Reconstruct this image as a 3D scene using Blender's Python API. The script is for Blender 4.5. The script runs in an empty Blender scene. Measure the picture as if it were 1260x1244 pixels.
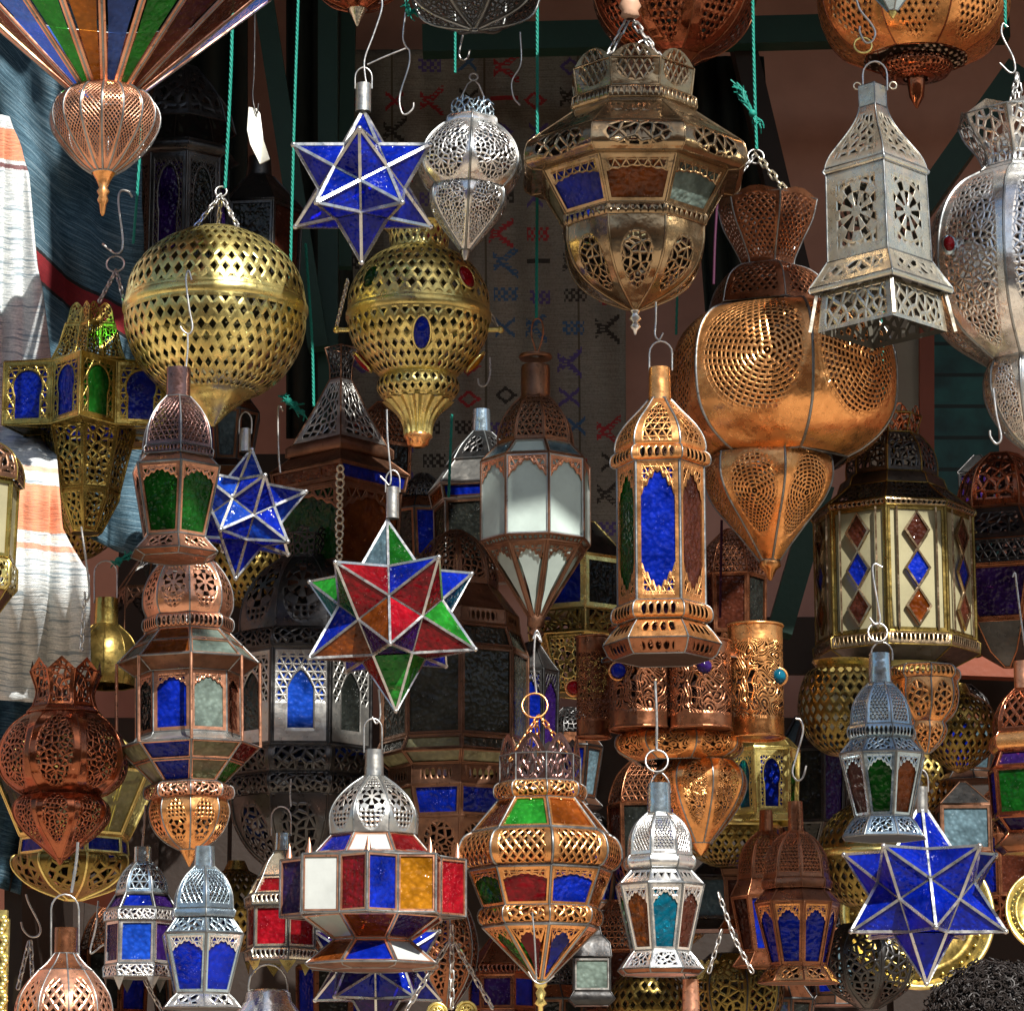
import bpy, math, random
from mathutils import Vector, Matrix
from math import sin, cos, pi, radians, atan2, sqrt, floor
random.seed(7)
SC = bpy.context.scene
COL = SC.collection
# ---------------------------------------------------------------- camera model (photo pixels -> points at a given depth)
F, W, H, CZ, PITCH, CAMY = 3800.0, 1260.0, 1244.0, 1.5, radians(12.0), -1.8
SP, CP = sin(PITCH), cos(PITCH)
def ray(px, py):
    u, v = (px - W/2)/F, (H/2 - py)/F
    return Vector((u, CP - v*SP, SP + v*CP))
def at(px, py, Y):
    d = ray(px, py); t = (Y-CAMY)/d.y
    return Vector((d.x*t, Y, CZ + d.z*t))
def scl(py, Y):
    return (Y-CAMY)/ray(W/2, py).y/F
# ---------------------------------------------------------------- mesh builder
class MB:
    def __init__(s): s.v=[]; s.f=[]; s.uv=[]; s.iso=[]; s.mi=[]; s.sm=[]
    def face(s, pts, uv=None, iso=None, mi=0, smooth=False):
        i=len(s.v); s.v+= [Vector(p) for p in pts]; s.f.append(tuple(range(i,i+len(pts))))
        uv = uv or [(0,0)]*len(pts); s.uv+=uv; s.iso+= (iso or uv); s.mi.append(mi); s.sm.append(smooth)
    def grid(s, G, UV=None, ISO=None, mi=0, smooth=True, closed=False):
        r=len(G); c=len(G[0]); b=len(s.v)
        for row in G: s.v += [Vector(p) for p in row]
        cc = c if closed else c-1
        for i in range(r-1):
            for j in range(cc):
                k=(j+1)%c
                s.f.append((b+i*c+j, b+(i+1)*c+j, b+(i+1)*c+k, b+i*c+k))
                if UV:
                    s.uv += [UV[i][j],UV[i+1][j],UV[i+1][j+1],UV[i][j+1]]
                    s.iso+= [ISO[i][j],ISO[i+1][j],ISO[i+1][j+1],ISO[i][j+1]] if ISO else [UV[i][j],UV[i+1][j],UV[i+1][j+1],UV[i][j+1]]
                else:
                    s.uv += [(0,0)]*4; s.iso += [(0,0)]*4
                s.mi.append(mi); s.sm.append(smooth)
    def tube(s, pts, r, k=6, closed=False, mi=0, cap=True, flat=None):
        pts=[Vector(p) for p in pts]
        if len(pts)<2: return
        n=len(pts); G=[]; up=None
        for i in range(n):
            if closed: t=pts[(i+1)%n]-pts[i-1]
            else: t=pts[min(i+1,n-1)]-pts[max(i-1,0)]
            if t.length<1e-9: t=Vector((0,0,1))
            t.normalize()
            if up is None:
                a=Vector((0,-1,0)) if abs(t.y)<.9 else Vector((1,0,0))
                up=(a-t*a.dot(t)).normalized()
            else:
                up=up-t*up.dot(t)
                up=up.normalized() if up.length>1e-6 else Vector((1,0,0))
            si=t.cross(up); rr=r[i] if isinstance(r,(list,tuple)) else r
            ph = pi/4 if k==4 else 0
            G.append([pts[i]+up*(rr*cos(2*pi*j/k+ph))+si*(-rr*sin(2*pi*j/k+ph)) for j in range(k)])
        if closed: G.append(G[0])
        s.grid(G, mi=mi, smooth=k>4, closed=True)
        if cap and not closed:
            s.face(list(reversed(G[0])), mi=mi); s.face(G[-1], mi=mi)
    def box(s, c, d, mi=0, M=None):
        c=Vector(c); x,y,z=d[0]/2,d[1]/2,d[2]/2
        P=[Vector((a*x,b*y,e*z)) for a in(-1,1) for b in(-1,1) for e in(-1,1)]
        if M: P=[M@p for p in P]
        P=[c+p for p in P]
        for q in((0,1,3,2),(4,6,7,5),(0,4,5,1),(2,3,7,6),(0,2,6,4),(1,5,7,3)):
            s.face([P[i] for i in q],[(0,0),(0,1),(1,1),(1,0)],mi=mi)
    def ball(s, c, r, k=12, sx=1, sy=1, sz=1, mi=0):
        c=Vector(c); G=[]
        for i in range(k//2+1):
            t=pi*i/(k//2)
            G.append([c+Vector((r*sx*sin(t)*cos(2*pi*j/k), r*sy*sin(t)*sin(2*pi*j/k), r*sz*cos(t))) for j in range(k)])
        s.grid(G, mi=mi, closed=True)
    def build(s, name, mats, parent=None, origin=None, weld=False):
        if not isinstance(mats,(list,tuple)): mats=[mats]
        if origin is None and parent is not None: origin=parent.get('_o')
        o0=Vector(origin) if origin is not None else Vector((0,0,0))
        me=bpy.data.meshes.new(name)
        me.from_pydata([v-o0 for v in s.v],[],s.f)
        ul=me.uv_layers.new(name='UVMap'); il=me.uv_layers.new(name='iso')
        ul.data.foreach_set('uv',[c for p in s.uv for c in p]); il.data.foreach_set('uv',[c for p in s.iso for c in p])
        for m in mats: me.materials.append(m)
        me.polygons.foreach_set('material_index', s.mi); me.polygons.foreach_set('use_smooth', s.sm)
        me.update()
        ob=bpy.data.objects.new(name,me); COL.objects.link(ob)
        if parent is not None:
            ob.parent=parent
        else: ob.location=o0
        return ob
ROOTS={}
def thing(name,label,cat,loc,group=None):
    o=bpy.data.objects.new(name,None); COL.objects.link(o); o.location=loc; o.empty_display_size=.05
    o['label']=label; o['category']=cat; o['_o']=tuple(loc)
    if group: o['group']=group
    return o
def tag(o,label=None,cat=None,group=None,kind=None):
    if label:o['label']=label
    if cat:o['category']=cat
    if group:o['group']=group
    if kind:o['kind']=kind
    return o
def sub(parent,name,mb,mat):
    """mesh under a part mesh: same local frame as the thing"""
    root=parent.parent
    ob=mb.build(name,mat,None,origin=root['_o']); ob.location=(0,0,0); ob.parent=parent
    return ob
def spline(P,m=6):
    P=[Vector(p) for p in P]
    if len(P)<3: return P
    Q=[P[0]*2-P[1]]+P+[P[-1]*2-P[-2]]; out=[]
    for i in range(1,len(Q)-2):
        a,b,c,d=Q[i-1],Q[i],Q[i+1],Q[i+2]
        for k in range(m):
            t=k/m
            out.append(.5*((2*b)+(c-a)*t+(2*a-5*b+4*c-d)*t*t+(3*b-a-3*c+d)*t**3))
    out.append(P[-1]); return out
# ---------------------------------------------------------------- node expressions
class E:
    nt=None
    def __init__(s,x): s.x=x
    def __add__(s,o): return mt('ADD',s,o)
    __radd__=__add__
    def __sub__(s,o): return mt('SUBTRACT',s,o)
    def __rsub__(s,o): return mt('SUBTRACT',o,s)
    def __mul__(s,o): return mt('MULTIPLY',s,o)
    __rmul__=__mul__
    def __truediv__(s,o): return mt('DIVIDE',s,o)
    def __abs__(s): return mt('ABSOLUTE',s)
    def __neg__(s): return mt('MULTIPLY',s,-1.0)
def lk(a,sock):
    if isinstance(a,E): a=a.x
    if isinstance(a,(int,float)): sock.default_value=a
    elif isinstance(a,tuple): sock.default_value=a if len(a)==4 or sock.type=='VECTOR' else (*a,1)
    else: E.nt.links.new(a,sock)
def nd(t,**k):
    n=E.nt.nodes.new(t)
    for a,b in k.items(): setattr(n,a,b)
    return n
def mt(op,a,b=None,c=None,clamp=False):
    n=nd('ShaderNodeMath',operation=op,use_clamp=clamp)
    for i,x in enumerate((a,b,c)):
        if x is not None: lk(x,n.inputs[i])
    return E(n.outputs[0])
def fr(a): return mt('FRACT',a)
def fl(a): return mt('FLOOR',a)
def mx(*a):
    r=a[0]
    for b in a[1:]: r=mt('MAXIMUM',r,b)
    return r
def mn(*a):
    r=a[0]
    for b in a[1:]: r=mt('MINIMUM',r,b)
    return r
def gt(a,b): return mt('GREATER_THAN',a,b)
def lt(a,b): return mt('LESS_THAN',a,b)
def ab(a): return mt('ABSOLUTE',a)
def sq(a): return mt('SQRT',a)
def mixc(f,a,b,blend='MIX'):
    n=nd('ShaderNodeMix',data_type='RGBA',blend_type=blend)
    lk(f,n.inputs[0]); lk(a,n.inputs[6]); lk(b,n.inputs[7]); return E(n.outputs[2])
def uvs(name):
    n=nd('ShaderNodeUVMap',uv_map=name); s=nd('ShaderNodeSeparateXYZ'); E.nt.links.new(n.outputs[0],s.inputs[0])
    return E(s.outputs[0]),E(s.outputs[1])
def vec(a,b,c=0.0):
    n=nd('ShaderNodeCombineXYZ'); lk(a,n.inputs[0]); lk(b,n.inputs[1]); lk(c,n.inputs[2]); return E(n.outputs[0])
def objco():
    return E(nd('ShaderNodeTexCoord').outputs['Object'])
def noise(v,scale,detail=2,rough=.5,dist=0,dim='3D',col=False):
    n=nd('ShaderNodeTexNoise',noise_dimensions=dim); lk(v,n.inputs['Vector']); n.inputs['Scale'].default_value=scale
    n.inputs['Detail'].default_value=detail; n.inputs['Roughness'].default_value=rough; n.inputs['Distortion'].default_value=dist
    return E(n.outputs['Color' if col else 'Fac'])
def voro(v,scale,feat='F1',out='Distance',dim='3D',rnd=1):
    n=nd('ShaderNodeTexVoronoi',feature=feat,voronoi_dimensions=dim); lk(v,n.inputs['Vector']); n.inputs['Scale'].default_value=scale
    n.inputs['Randomness'].default_value=rnd
    return E(n.outputs[out])
def rng(x,a,b,c=0.0,d=1.0):
    n=nd('ShaderNodeMapRange'); lk(x,n.inputs[0])
    for i,q in enumerate((a,b,c,d)): n.inputs[i+1].default_value=q
    return E(n.outputs[0])
def newmat(name):
    m=bpy.data.materials.new(name); m.use_nodes=True; E.nt=m.node_tree; m.node_tree.nodes.clear(); return m
def out(sh):
    o=nd('ShaderNodeOutputMaterial'); lk(sh,o.inputs['Surface'])
def prin(base,metal=0.0,rough=.5,normal=None,**k):
    p=nd('ShaderNodeBsdfPrincipled'); lk(base,p.inputs['Base Color']); lk(metal,p.inputs['Metallic']); lk(rough,p.inputs['Roughness'])
    if normal is not None: lk(normal,p.inputs['Normal'])
    for a,b in k.items(): lk(b,p.inputs[a.replace('_',' ')])
    return E(p.outputs[0])
def bump(h,strength=.5,dist=.002,normal=None):
    b=nd('ShaderNodeBump'); lk(h,b.inputs['Height']); b.inputs['Strength'].default_value=strength; b.inputs['Distance'].default_value=dist
    if normal is not None: lk(normal,b.inputs['Normal'])
    return E(b.outputs[0])
def mixs(f,a,b):
    n=nd('ShaderNodeMixShader'); lk(f,n.inputs[0]); lk(a,n.inputs[1]); lk(b,n.inputs[2]); return E(n.outputs[0])
# ---------------------------------------------------------------- pierced patterns: field > 0 is metal, < 0 a hole
def field(pat):
    U,V=uvs('UVMap'); u,w=uvs('iso'); kind=pat[0]; a=pat[1:]
    fq=60.0 if kind=='diamond' and a[0]>20 else 9.0         # hand-punched: rows wander a little
    pv=vec(u*fq,w*fq); u=u+(noise(pv,1.0,1)-.5)*(.16/fq); w=w+(noise(vec(w*fq,u*fq,3.0),1.0,1)-.5)*(.16/fq)
    def fret(n,t=.12):
        A=u*n; B=w*(n*1.1547)
        m=mn(.5-ab(fr(B)-.5), .5-ab(fr(A+B*.5)-.5), .5-ab(fr(A-B*.5)-.5))
        return (t-m)*(1/t)
    def polar(): 
        x=u-.5; return sq(x*x+w*w), mt('ARCTAN2',w,x)
    if kind=='diamond':
        n,r=a[0],a[1]; hs=a[2] if len(a)>2 else 1.0
        y=w*(n/r); row=fl(y); xx=u*n+row*.5; x=fr(xx)-.5; y=fr(y)-.5
        wn=nd('ShaderNodeTexWhiteNoise',noise_dimensions='2D'); lk(vec(fl(xx),row),wn.inputs['Vector']); k=E(wn.outputs['Value']); sp=nd('ShaderNodeSeparateColor'); E.nt.links.new(wn.outputs['Color'],sp.inputs[0])
        x=x+(E(sp.outputs[0])-.5)*.14; y=y+(E(sp.outputs[1])-.5)*.14
        return (ab(x)*(1/(.33*hs))+ab(y+.04)*(1/(.44*hs)))*(k*.36+.84)-1.0
    if kind=='fret': return fret(*a)
    if kind=='lattice':
        n=a[0]; t=a[1] if len(a)>1 else .15; A=u*n; B=w*n*.8
        return (t-mn(.5-ab(fr(A+B)-.5), .5-ab(fr(A-B)-.5)))*(1/t)
    if kind=='fili':
        t=a[1] if len(a)>1 else .12
        return (t-voro(vec(u,w),a[0],'DISTANCE_TO_EDGE',dim='2D'))*(1/t)
    if kind=='scroll':
        nz=noise(vec(u,w),a[0],0,dim='2D'); k=a[1] if len(a)>1 else 7.0
        f=(ab(fr(nz*k)-.5)*2.0-.42)*3.0
        br=(.055-voro(vec(u,w),a[0]*1.5,'DISTANCE_TO_EDGE',dim='2D'))*18.0
        return mx(f,br)
    if kind=='rosette':
        r,th=polar(); k=a[0]; c=mt('COSINE',th*k); s=a[1] if len(a)>1 else 1.0
        h1=mn(c-.05,(r-.09*s)*25.0,(.29*s-r)*25.0)
        h2=mn(mt('COSINE',th*k+pi)-.35,(r-.30*s)*25.0,(.42*s-r)*25.0)
        h3=mn(.30-voro(vec(u,w),7.5,'F1',dim='2D',rnd=.15),(r-.47*s)*10.0)
        return -mx(h1,h2,h3)*3.0
    if kind=='dash':
        n=a[0]; x=u-a[1]; y=w-a[2]; r=sq(x*x+y*y)*n; th=mt('ARCTAN2',y,x); ring=fl(r)
        f=ab(fr(r)-.5); d=ab(fr(th*ring*a[3]+ring*.37)-.5)
        return mx(f-.24,.21-d)*5.0
    if kind=='row':
        n=a[0]; x=fr(u*n)-.5; y=V-.5
        return x*x*(1/.10)+y*y*(1/.055)-1.0
    if kind=='tri':
        n=a[0]; x=ab(fr(u*n)-.5); y=(V-.25)*2.0
        return mx(x+y*.42-.36,.1-y,y-.9)*5.0
    if kind=='arch':
        n,v0,v1=a[0],a[1],a[2]; both=len(a)>3
        Vv=mn(V,1.0-V) if both else V
        c=ab(U-.5); ya=v0+(v1-v0)*mt('POWER',c*2.0,1.3)+mt('COSINE',c*40.0)*.014
        op=(ya-Vv)*22.0
        bd=mx((.055-(ya-Vv))*25.0,(.07-mn(U,1.0-U))*20.0,(.035-Vv)*25.0)
        return mn(op,mx(fret(n,.11),bd))
    if kind=='ogee':     # narrow pointed window in a pierced plate: half width, top, bottom, cells
        c=ab(U-.5); op=mx(c-a[0],a[1]+c*c*2.2+c*.25-V,V-a[2]); rim=.05-mn(U,1.0-U,V,1.0-V)
        return mn(op*25.0,mx(fret(a[3],.13),(.05-op)*25.0,rim*20.0,(V-.55)*20.0))
    if kind=='key':      # keyhole arch opening, pierced spandrels (a[0]: cells)
        x=ab(U-.5); y=V
        circ=.33-sq(x*x*1.0+(y-.40)*(y-.40)*1.3); pt=mn(.45-x*1.2-(.5-y),.5-y)-.05
        leg=mn(.28-x,y-.45,.95-y); op=mx(circ,pt*.8,leg)
        bd=(op+.05)*25.0
        rim=(.06-mn(U,1.0-U,V,1.0-V))*20.0
        return mn(-op*22.0,mx(fret(a[0],.11),bd,rim))
    raise ValueError(kind)
def masked(f,mask):
    if not mask: return f
    U,V=uvs('UVMap')
    if mask[0]=='rect': m=mx(mask[1]-mn(U,1.0-U),mask[2]-mn(V,1.0-V))*30.0
    elif mask[0]=='ell':
        cy=mask[3] if len(mask)>3 else .5
        a=(U-.5)*(1/mask[1]); b=(V-cy)*(1/mask[2]); m=(sq(a*a+b*b)-1.0)*7.0
    elif mask[0]=='arch':      # pointed arch window
        c=ab(U-.5); m=mx((c-mask[1])*30.0,(mask[2]+c*c*1.6-V)*20.0,(V-mask[3])*25.0)
    return mx(f,m)
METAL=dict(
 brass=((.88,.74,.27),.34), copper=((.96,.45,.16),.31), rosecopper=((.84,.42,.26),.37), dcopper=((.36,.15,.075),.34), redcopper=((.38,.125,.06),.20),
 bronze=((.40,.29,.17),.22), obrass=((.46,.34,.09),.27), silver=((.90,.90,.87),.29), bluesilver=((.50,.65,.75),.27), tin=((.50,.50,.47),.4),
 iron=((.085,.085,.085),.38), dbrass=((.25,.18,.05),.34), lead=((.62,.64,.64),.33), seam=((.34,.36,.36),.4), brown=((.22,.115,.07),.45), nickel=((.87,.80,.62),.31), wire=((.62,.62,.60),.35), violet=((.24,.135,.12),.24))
_mc={}
def M(metal,pat=None,mask=None,wear=1.0):
    wear*={'silver':.4,'nickel':.55,'bluesilver':.6,'brass':.7,'tin':.6}.get(metal,.9)
    key=(metal,pat,mask,wear)
    if key in _mc: return _mc[key]
    base,rough=METAL[metal]
    m=newmat(metal+('_pierced' if pat else ''))
    oc=objco()
    n1=noise(oc,13,6,.68); n2=noise(oc,70,3,.6)
    dark=tuple(c*.26 for c in base); warm=(min(1,base[0]*1.12),base[1]*.96,base[2]*.82)
    col=mixc(rng(n1,.44,.72,0,.9*wear),base,dark); col=mixc(rng(n2,.5,.72,0,.5*wear),col,warm)
    n3=noise(oc,150,3,.7); n4=noise(oc,5,3,.6)
    col=mixc(rng(n3,.60,.70,0,.8*wear),col,tuple(c*.16 for c in base)); col=mixc(rng(n4,.48,.7,0,.55*wear),col,tuple(c*.4 for c in base))
    ro=mt('ADD',rng(n2,.3,.75,rough-.13,rough+.07),rng(n1,.5,.75,0,.2))
    ham=bump(noise(oc,60,2),.22,.004,bump(noise(oc,16,1),.25,.016))
    if pat:
        f=masked(field(pat),mask)
        h=mt('MINIMUM',mt('MAXIMUM',f,-.3),.8)
        nrm=bump(h,.55,.0022,ham)
        bk=E(nd('ShaderNodeNewGeometry').outputs['Backfacing'])   # unpolished inner side, its colour darkened to put shade in the holes
        sh=mixs(bk,prin(col,.90,ro,nrm),prin(tuple(c*.10 for c in base),.2,.8,nrm))
        tr=E(nd('ShaderNodeBsdfTransparent').outputs[0])
        sh=mixs(gt(f,0.0),tr,sh)
    else: sh=prin(col,.90,ro,ham)
    out(sh); _mc[key]=m; return m
GL=dict(b=(.001,.026,.55),B=(.012,.10,.75),q=(.085,.09,.07),x=(.06,.16,.60),O=(.70,.20,.012),g=(.006,.13,.008),G=(.025,.36,.03),r=(.30,.004,.010),R=(.55,.006,.02),a=(.62,.25,.01),o=(.32,.075,.008),d=(.12,.03,.015),
 t=(.0,.16,.26),p=(.045,.012,.16),k=(.03,.035,.03),e=(.27,.36,.31),y=(.52,.50,.28),s=(.18,.30,.36))
_gc={}
def glass(c):
    if c in _gc: return _gc[c]
    m=newmat('stained_glass' if c not in 'wWfc' else 'frosted_glass'); oc=objco()
    if c in 'wWfc':
        base={'w':(.62,.74,.68),'W':(.62,.66,.63),'f':(.26,.27,.21),'c':(.46,.42,.25)}[c]
        n=noise(oc,13,5,.65); col=mixc(rng(n,.4,.68,0,.75),base,tuple(x*.72 for x in base))
        sp=prin(col,0.0,.22,bump(noise(oc,120,2),.08,.001))
        tl=nd('ShaderNodeBsdfTranslucent'); lk(col,tl.inputs[0])
        out(mixs(.3,sp,E(tl.outputs[0])))
    else:
        base=GL[c]
        n=noise(oc,17,4,.65); vz=voro(oc,150,'SMOOTH_F1'); nz=noise(oc,60,2)
        col=mixc(rng(n,.34,.66),tuple(min(1,x*1.35+.008) for x in base),tuple(x*.30 for x in base))
        col=mixc(rng(vz,.1,.6,0,.5),col,tuple(x*.3 for x in base))
        # tiny bubbles and seeds in the glass
        seed=mt('MULTIPLY',lt(voro(oc,260,'F1'),rng(nz,.45,.7,.05,.24)),gt(noise(oc,24,1),.5))
        col=mixc(seed*.8,col,tuple(min(1,x*1.4+.22) for x in base))
        nr=bump(vz,.5,.0036,bump(nz,.35,.008))
        sp=prin(col,0.0,.10,nr,Specular_IOR_Level=.45)
        tl=nd('ShaderNodeBsdfTranslucent'); lk(mixc(.5,col,tuple(min(1,x*1.7) for x in base)),tl.inputs[0]); sp=mixs(.33,sp,E(tl.outputs[0]))
        tr=nd('ShaderNodeBsdfTransparent'); lk(tuple(min(1,x*1.6+.01) for x in base),tr.inputs[0])
        out(mixs(.24,sp,E(tr.outputs[0])))
    _gc[c]=m; return m
_pc={}
def paint(name,base,rough=.6,var=.4,scale=8,spec=.3,bs=.2):
    key=(name,base)
    if key in _pc: return _pc[key]
    m=newmat(name); oc=objco(); n=noise(oc,scale,5,.6)
    col=mixc(rng(n,.3,.7,0,var),base,tuple(x*.45 for x in base))
    out(prin(col,0.0,rough,bump(noise(oc,scale*8,3),bs,.004),Specular_IOR_Level=spec)); _pc[key]=m; return m
# ---------------------------------------------------------------- lantern builder
# profile points are (y, halfwidth) read off the photo at the front of the lantern and turned into metres at its own depth
class Lantern:
    def __init__(s,name,label,cx,Y,ymid,n=8,a0=0.0,star=None,metal='copper',group=None,cat='lantern',ybase=None,rbase=0):
        s.cx,s.Y,s.n,s.metal=cx,Y,n,metal
        s.s=scl(ymid,Y); s.X=at(cx,ymid,Y).x; s.seamcols=[]
        if star: s.plan=[(radians(a0+180.0*k/n), 1.0 if k%2==0 else star) for k in range(2*n)]
        else: s.plan=[(radians(a0+360.0*k/n),1.0) for k in range(n)]
        s.ms,s.ff=s.meas(s.plan)
        yb=ybase if ybase is not None else ymid
        s.loc=Vector((s.X,Y,at(cx,yb,Y).z))
        s.root=thing(name,label,cat,s.loc,group)
        s.seam=MB(); s.hasseam=False
    def meas(s,plan):
        ms=max(abs(sin(a))*f for a,f in plan)
        ff=0
        for i in range(len(plan)):
            a,f=plan[i]; b,g=plan[(i+1)%len(plan)]
            x0,y0,x1,y1=f*sin(a),f*cos(a),g*sin(b),g*cos(b)
            if x0*x1<=0 and (y0>0 or y1>0) and abs(x1-x0)>1e-9:
                t=-x0/(x1-x0); ff=max(ff,y0+(y1-y0)*t)
            elif abs(x0)<1e-6: ff=max(ff,y0)
        return ms,ff
    def rz(s,y,hw,ms=None,ff=None):
        R=hw*s.s/(ms or s.ms); z=at(s.cx,y,s.Y-R*(ff if ff is not None else s.ff)).z
        return R,z
    def pt(s,a,R,z): return Vector((s.X+R*sin(a),s.Y-R*cos(a),z))
    def seg(s,part,pts,mat=None,rnd=0,curve=False,lobe=0.0,seams=True,ring=True,sr=1.1,cap0=False,cap1=False,usub=None,crown=None,vsub=None,sil=False):
        """one band of the lantern; crown=(v) gives the top edge of each panel a raised pointed petal"""
        mat=mat or M(s.metal)
        if isinstance(mat,str): mat=M(mat)
        if rnd: plan=[(2*pi*k/rnd,1.0) for k in range(rnd)]; ms,ff=1.0,1.0
        else: plan,ms,ff=s.plan,s.ms,s.ff
        if sil: pts=[(y-h/ms*ff*sin(PITCH+math.atan((H/2-y)/F)),h) for y,h in pts]
        P=[Vector((y,h,0)) for y,h in pts]
        if curve: P=spline(P,curve if curve>1 else 5)
        elif vsub:
            Q=[]
            for i in range(len(P)-1):
                for k in range(vsub): Q.append(P[i].lerp(P[i+1],k/vsub))
            P=Q+[P[-1]]
        RZ=[s.rz(p.x,max(p.y,.05),ms,ff) for p in P]
        N=len(plan); mb=MB()
        arc=[0]
        for i in range(1,len(RZ)): arc.append(arc[-1]+sqrt((RZ[i][0]-RZ[i-1][0])**2+(RZ[i][1]-RZ[i-1][1])**2))
        tot=max(arc[-1],1e-6)
        if rnd:
            wid=2*pi*max(r for r,z in RZ)
            G=[[s.pt(a,R,z) for a,f in plan] for R,z in RZ]
            UV=[[(j/N,arc[i]/tot) for j in range(N+1)] for i in range(len(RZ))]
            ISO=[[(j/N,(arc[i]-tot/2)/wid) for j in range(N+1)] for i in range(len(RZ))]
            mb.grid(G,UV,ISO,smooth=True,closed=True)
        else:
            us=usub or (5 if (lobe or crown) else 3)
            for k in range(N):
                a,f=plan[k]; b,g=plan[(k+1)%N]
                wid=max((s.pt(a,R*f,z)-s.pt(b,R*g,z)).length for R,z in RZ)
                G=[];UV=[];ISO=[]
                for i,(R,z) in enumerate(RZ):
                    row=[];uvr=[];isr=[]
                    for j in range(us+1):
                        t=j/us; p=s.pt(a,R*f,z).lerp(s.pt(b,R*g,z),t)
                        if lobe:
                            d=Vector((p.x-s.X,p.y-s.Y,0)); p=p+d*(lobe*sin(pi*t))
                        if crown and i<len(RZ)-1:
                            q=abs(2*t-1); hgt=crown[0]*s.s*(1-q**crown[1] if len(crown)>1 else 1-q)
                            p=p+Vector((0,0,hgt*(1-arc[i]/tot)))
                        row.append(p);uvr.append((t,arc[i]/tot));isr.append((t,(arc[i]-tot/2)/wid))
                    G.append(row);UV.append(uvr);ISO.append(isr)
                mb.grid(G,UV,ISO,smooth=True)
            if seams:
                s.hasseam=True; r=sr*s.s
                for k in range(N):
                    a,f=plan[k]; s.seam.tube([s.pt(a,R*f,z) for R,z in RZ],r,5)
                if ring:
                    for (R,z) in (RZ[0],RZ[-1]):
                        if R>3*s.s: s.seam.tube([s.pt(a,R*f,z) for a,f in plan],r*.9,5,closed=True)
        for c,i in((cap0,0),(cap1,-1)):
            if c:
                R,z=RZ[i]; cpt=Vector((s.X,s.Y,z))
                ring_=[s.pt(a,R*f,z) for a,f in plan]
                for k in range(N): mb.face([cpt,ring_[k],ring_[(k+1)%N]],[(.5,0),(0,0),(1,0)])
        return mb.build(part,mat,s.root)
    def glz(s,pts,cols,bar=4,fret=None,sr=1.6,metal=None,part='glass_pane',ring=True,frmat=None):
        (y0,h0),(y1,h1)=pts; R0,z0=s.rz(y0,h0); R1,z1=s.rz(y1,max(h1,.5))
        N=len(s.plan); t=1.6*s.s; w=bar*s.s
        fm=MB(); fb=MB()
        sides=[]
        for k in range(N):
            a,f=s.plan[k]; b,g=s.plan[(k+1)%N]
            if b<a: b+=2*pi
            mid=((a+b)/2+pi)%(2*pi)-pi
            sides.append((mid,k))
        sides.sort(); vis=[k for m,k in sides if -1.62<m<1.62]; rest=[k for m,k in sides if not -1.62<m<1.62]
        order=vis+rest
        for q,k in enumerate(order):
            a,f=s.plan[k]; b,g=s.plan[(k+1)%N]
            A,B=s.pt(a,R0*f,z0),s.pt(b,R0*g,z0); D,C=s.pt(a,R1*f,z1),s.pt(b,R1*g,z1)
            nm=(B-A).cross(D-A)
            if nm.length<1e-9: nm=(C-D).cross(A-D)
            nm.normalize()
            ctr=(A+B+C+D)/4
            if nm.dot(Vector((ctr.x-s.X,ctr.y-s.Y,0)))<0: nm=-nm
            wt=min(.42,w/max((B-A).length,1e-6)); wb=min(.42,w/max((C-D).length,1e-6)); hv=min(.4,w/max(((A+B)/2-(C+D)/2).length,1e-6))
            def bil(u,v):
                e=wt+(wb-wt)*v; uu=u*(1-2*e)+e; vv=hv+v*(1-2*hv)
                return A.lerp(B,uu).lerp(D.lerp(C,uu),vv)
            a_,b_,c_,d_=bil(0,0),bil(1,0),bil(1,1),bil(0,1)
            O=[x+nm*t*.4 for x in(A,B,C,D)]; I=[x+nm*t*.4 for x in(a_,b_,c_,d_)]; J=[x-nm*t for x in(a_,b_,c_,d_)]
            for i in range(4):
                j=(i+1)%4
                fm.face([O[i],O[j],I[j],I[i]]); fm.face([I[i],I[j],J[j],J[i]])
            asp=((A+B)/2-(C+D)/2).length/max((B-A).length,(C-D).length,1e-6)
            G=[];UV=[];IS=[]
            for i in range(4):
                v=i/3; G.append([bil(u/2,v) for u in range(3)]); UV.append([(u/2,v) for u in range(3)]); IS.append([(u/2,(v-.5)*asp) for u in range(3)])
            col=cols[q%len(cols)]
            if col!='-':
                pm=MB(); pm.grid([[p-nm*t*.8 for p in r] for r in G],UV,IS,smooth=False)
                pm.build(part,glass(col),s.root)
            if fret: fb.grid([[p+nm*t*.25 for p in r] for r in G],UV,IS,smooth=False)
            s.hasseam=True
            s.seam.tube([A,D],sr*s.s,5)
        if ring:
            for R,z in((R0,z0),(R1,z1)):
                if R>4*s.s: s.seam.tube([s.pt(a,R*f,z) for a,f in s.plan],sr*s.s*.9,5,closed=True)
        fm.build('pane_frame',frmat or M(metal or s.metal),s.root)
        if fret: fb.build('fretwork',fret,s.root)
    def wire(s,part,P,r=1.2,mat=None,smooth=True,dy=0.0,k=6,closed=False):
        pts=[at(x,y,s.Y+dy) for x,y in P]
        if smooth: pts=spline(pts,5)
        mb=MB(); mb.tube(pts,r*s.s,k,closed=closed); return mb.build(part,mat or M('wire'),s.root)
    def handle(s,y0,y1,hw,r=1.3,mat=None):
        """bail handle: an arch of wire from the neck sides at y1 up to y0"""
        P=[(s.cx-hw,y1)]+[(s.cx-hw*cos(t)*1.0,y0+hw*1.1-hw*1.1*sin(t)) for t in [i*pi/8 for i in range(9)]]+[(s.cx+hw,y1)]
        return s.wire('handle',P,r,mat,smooth=False)
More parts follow.
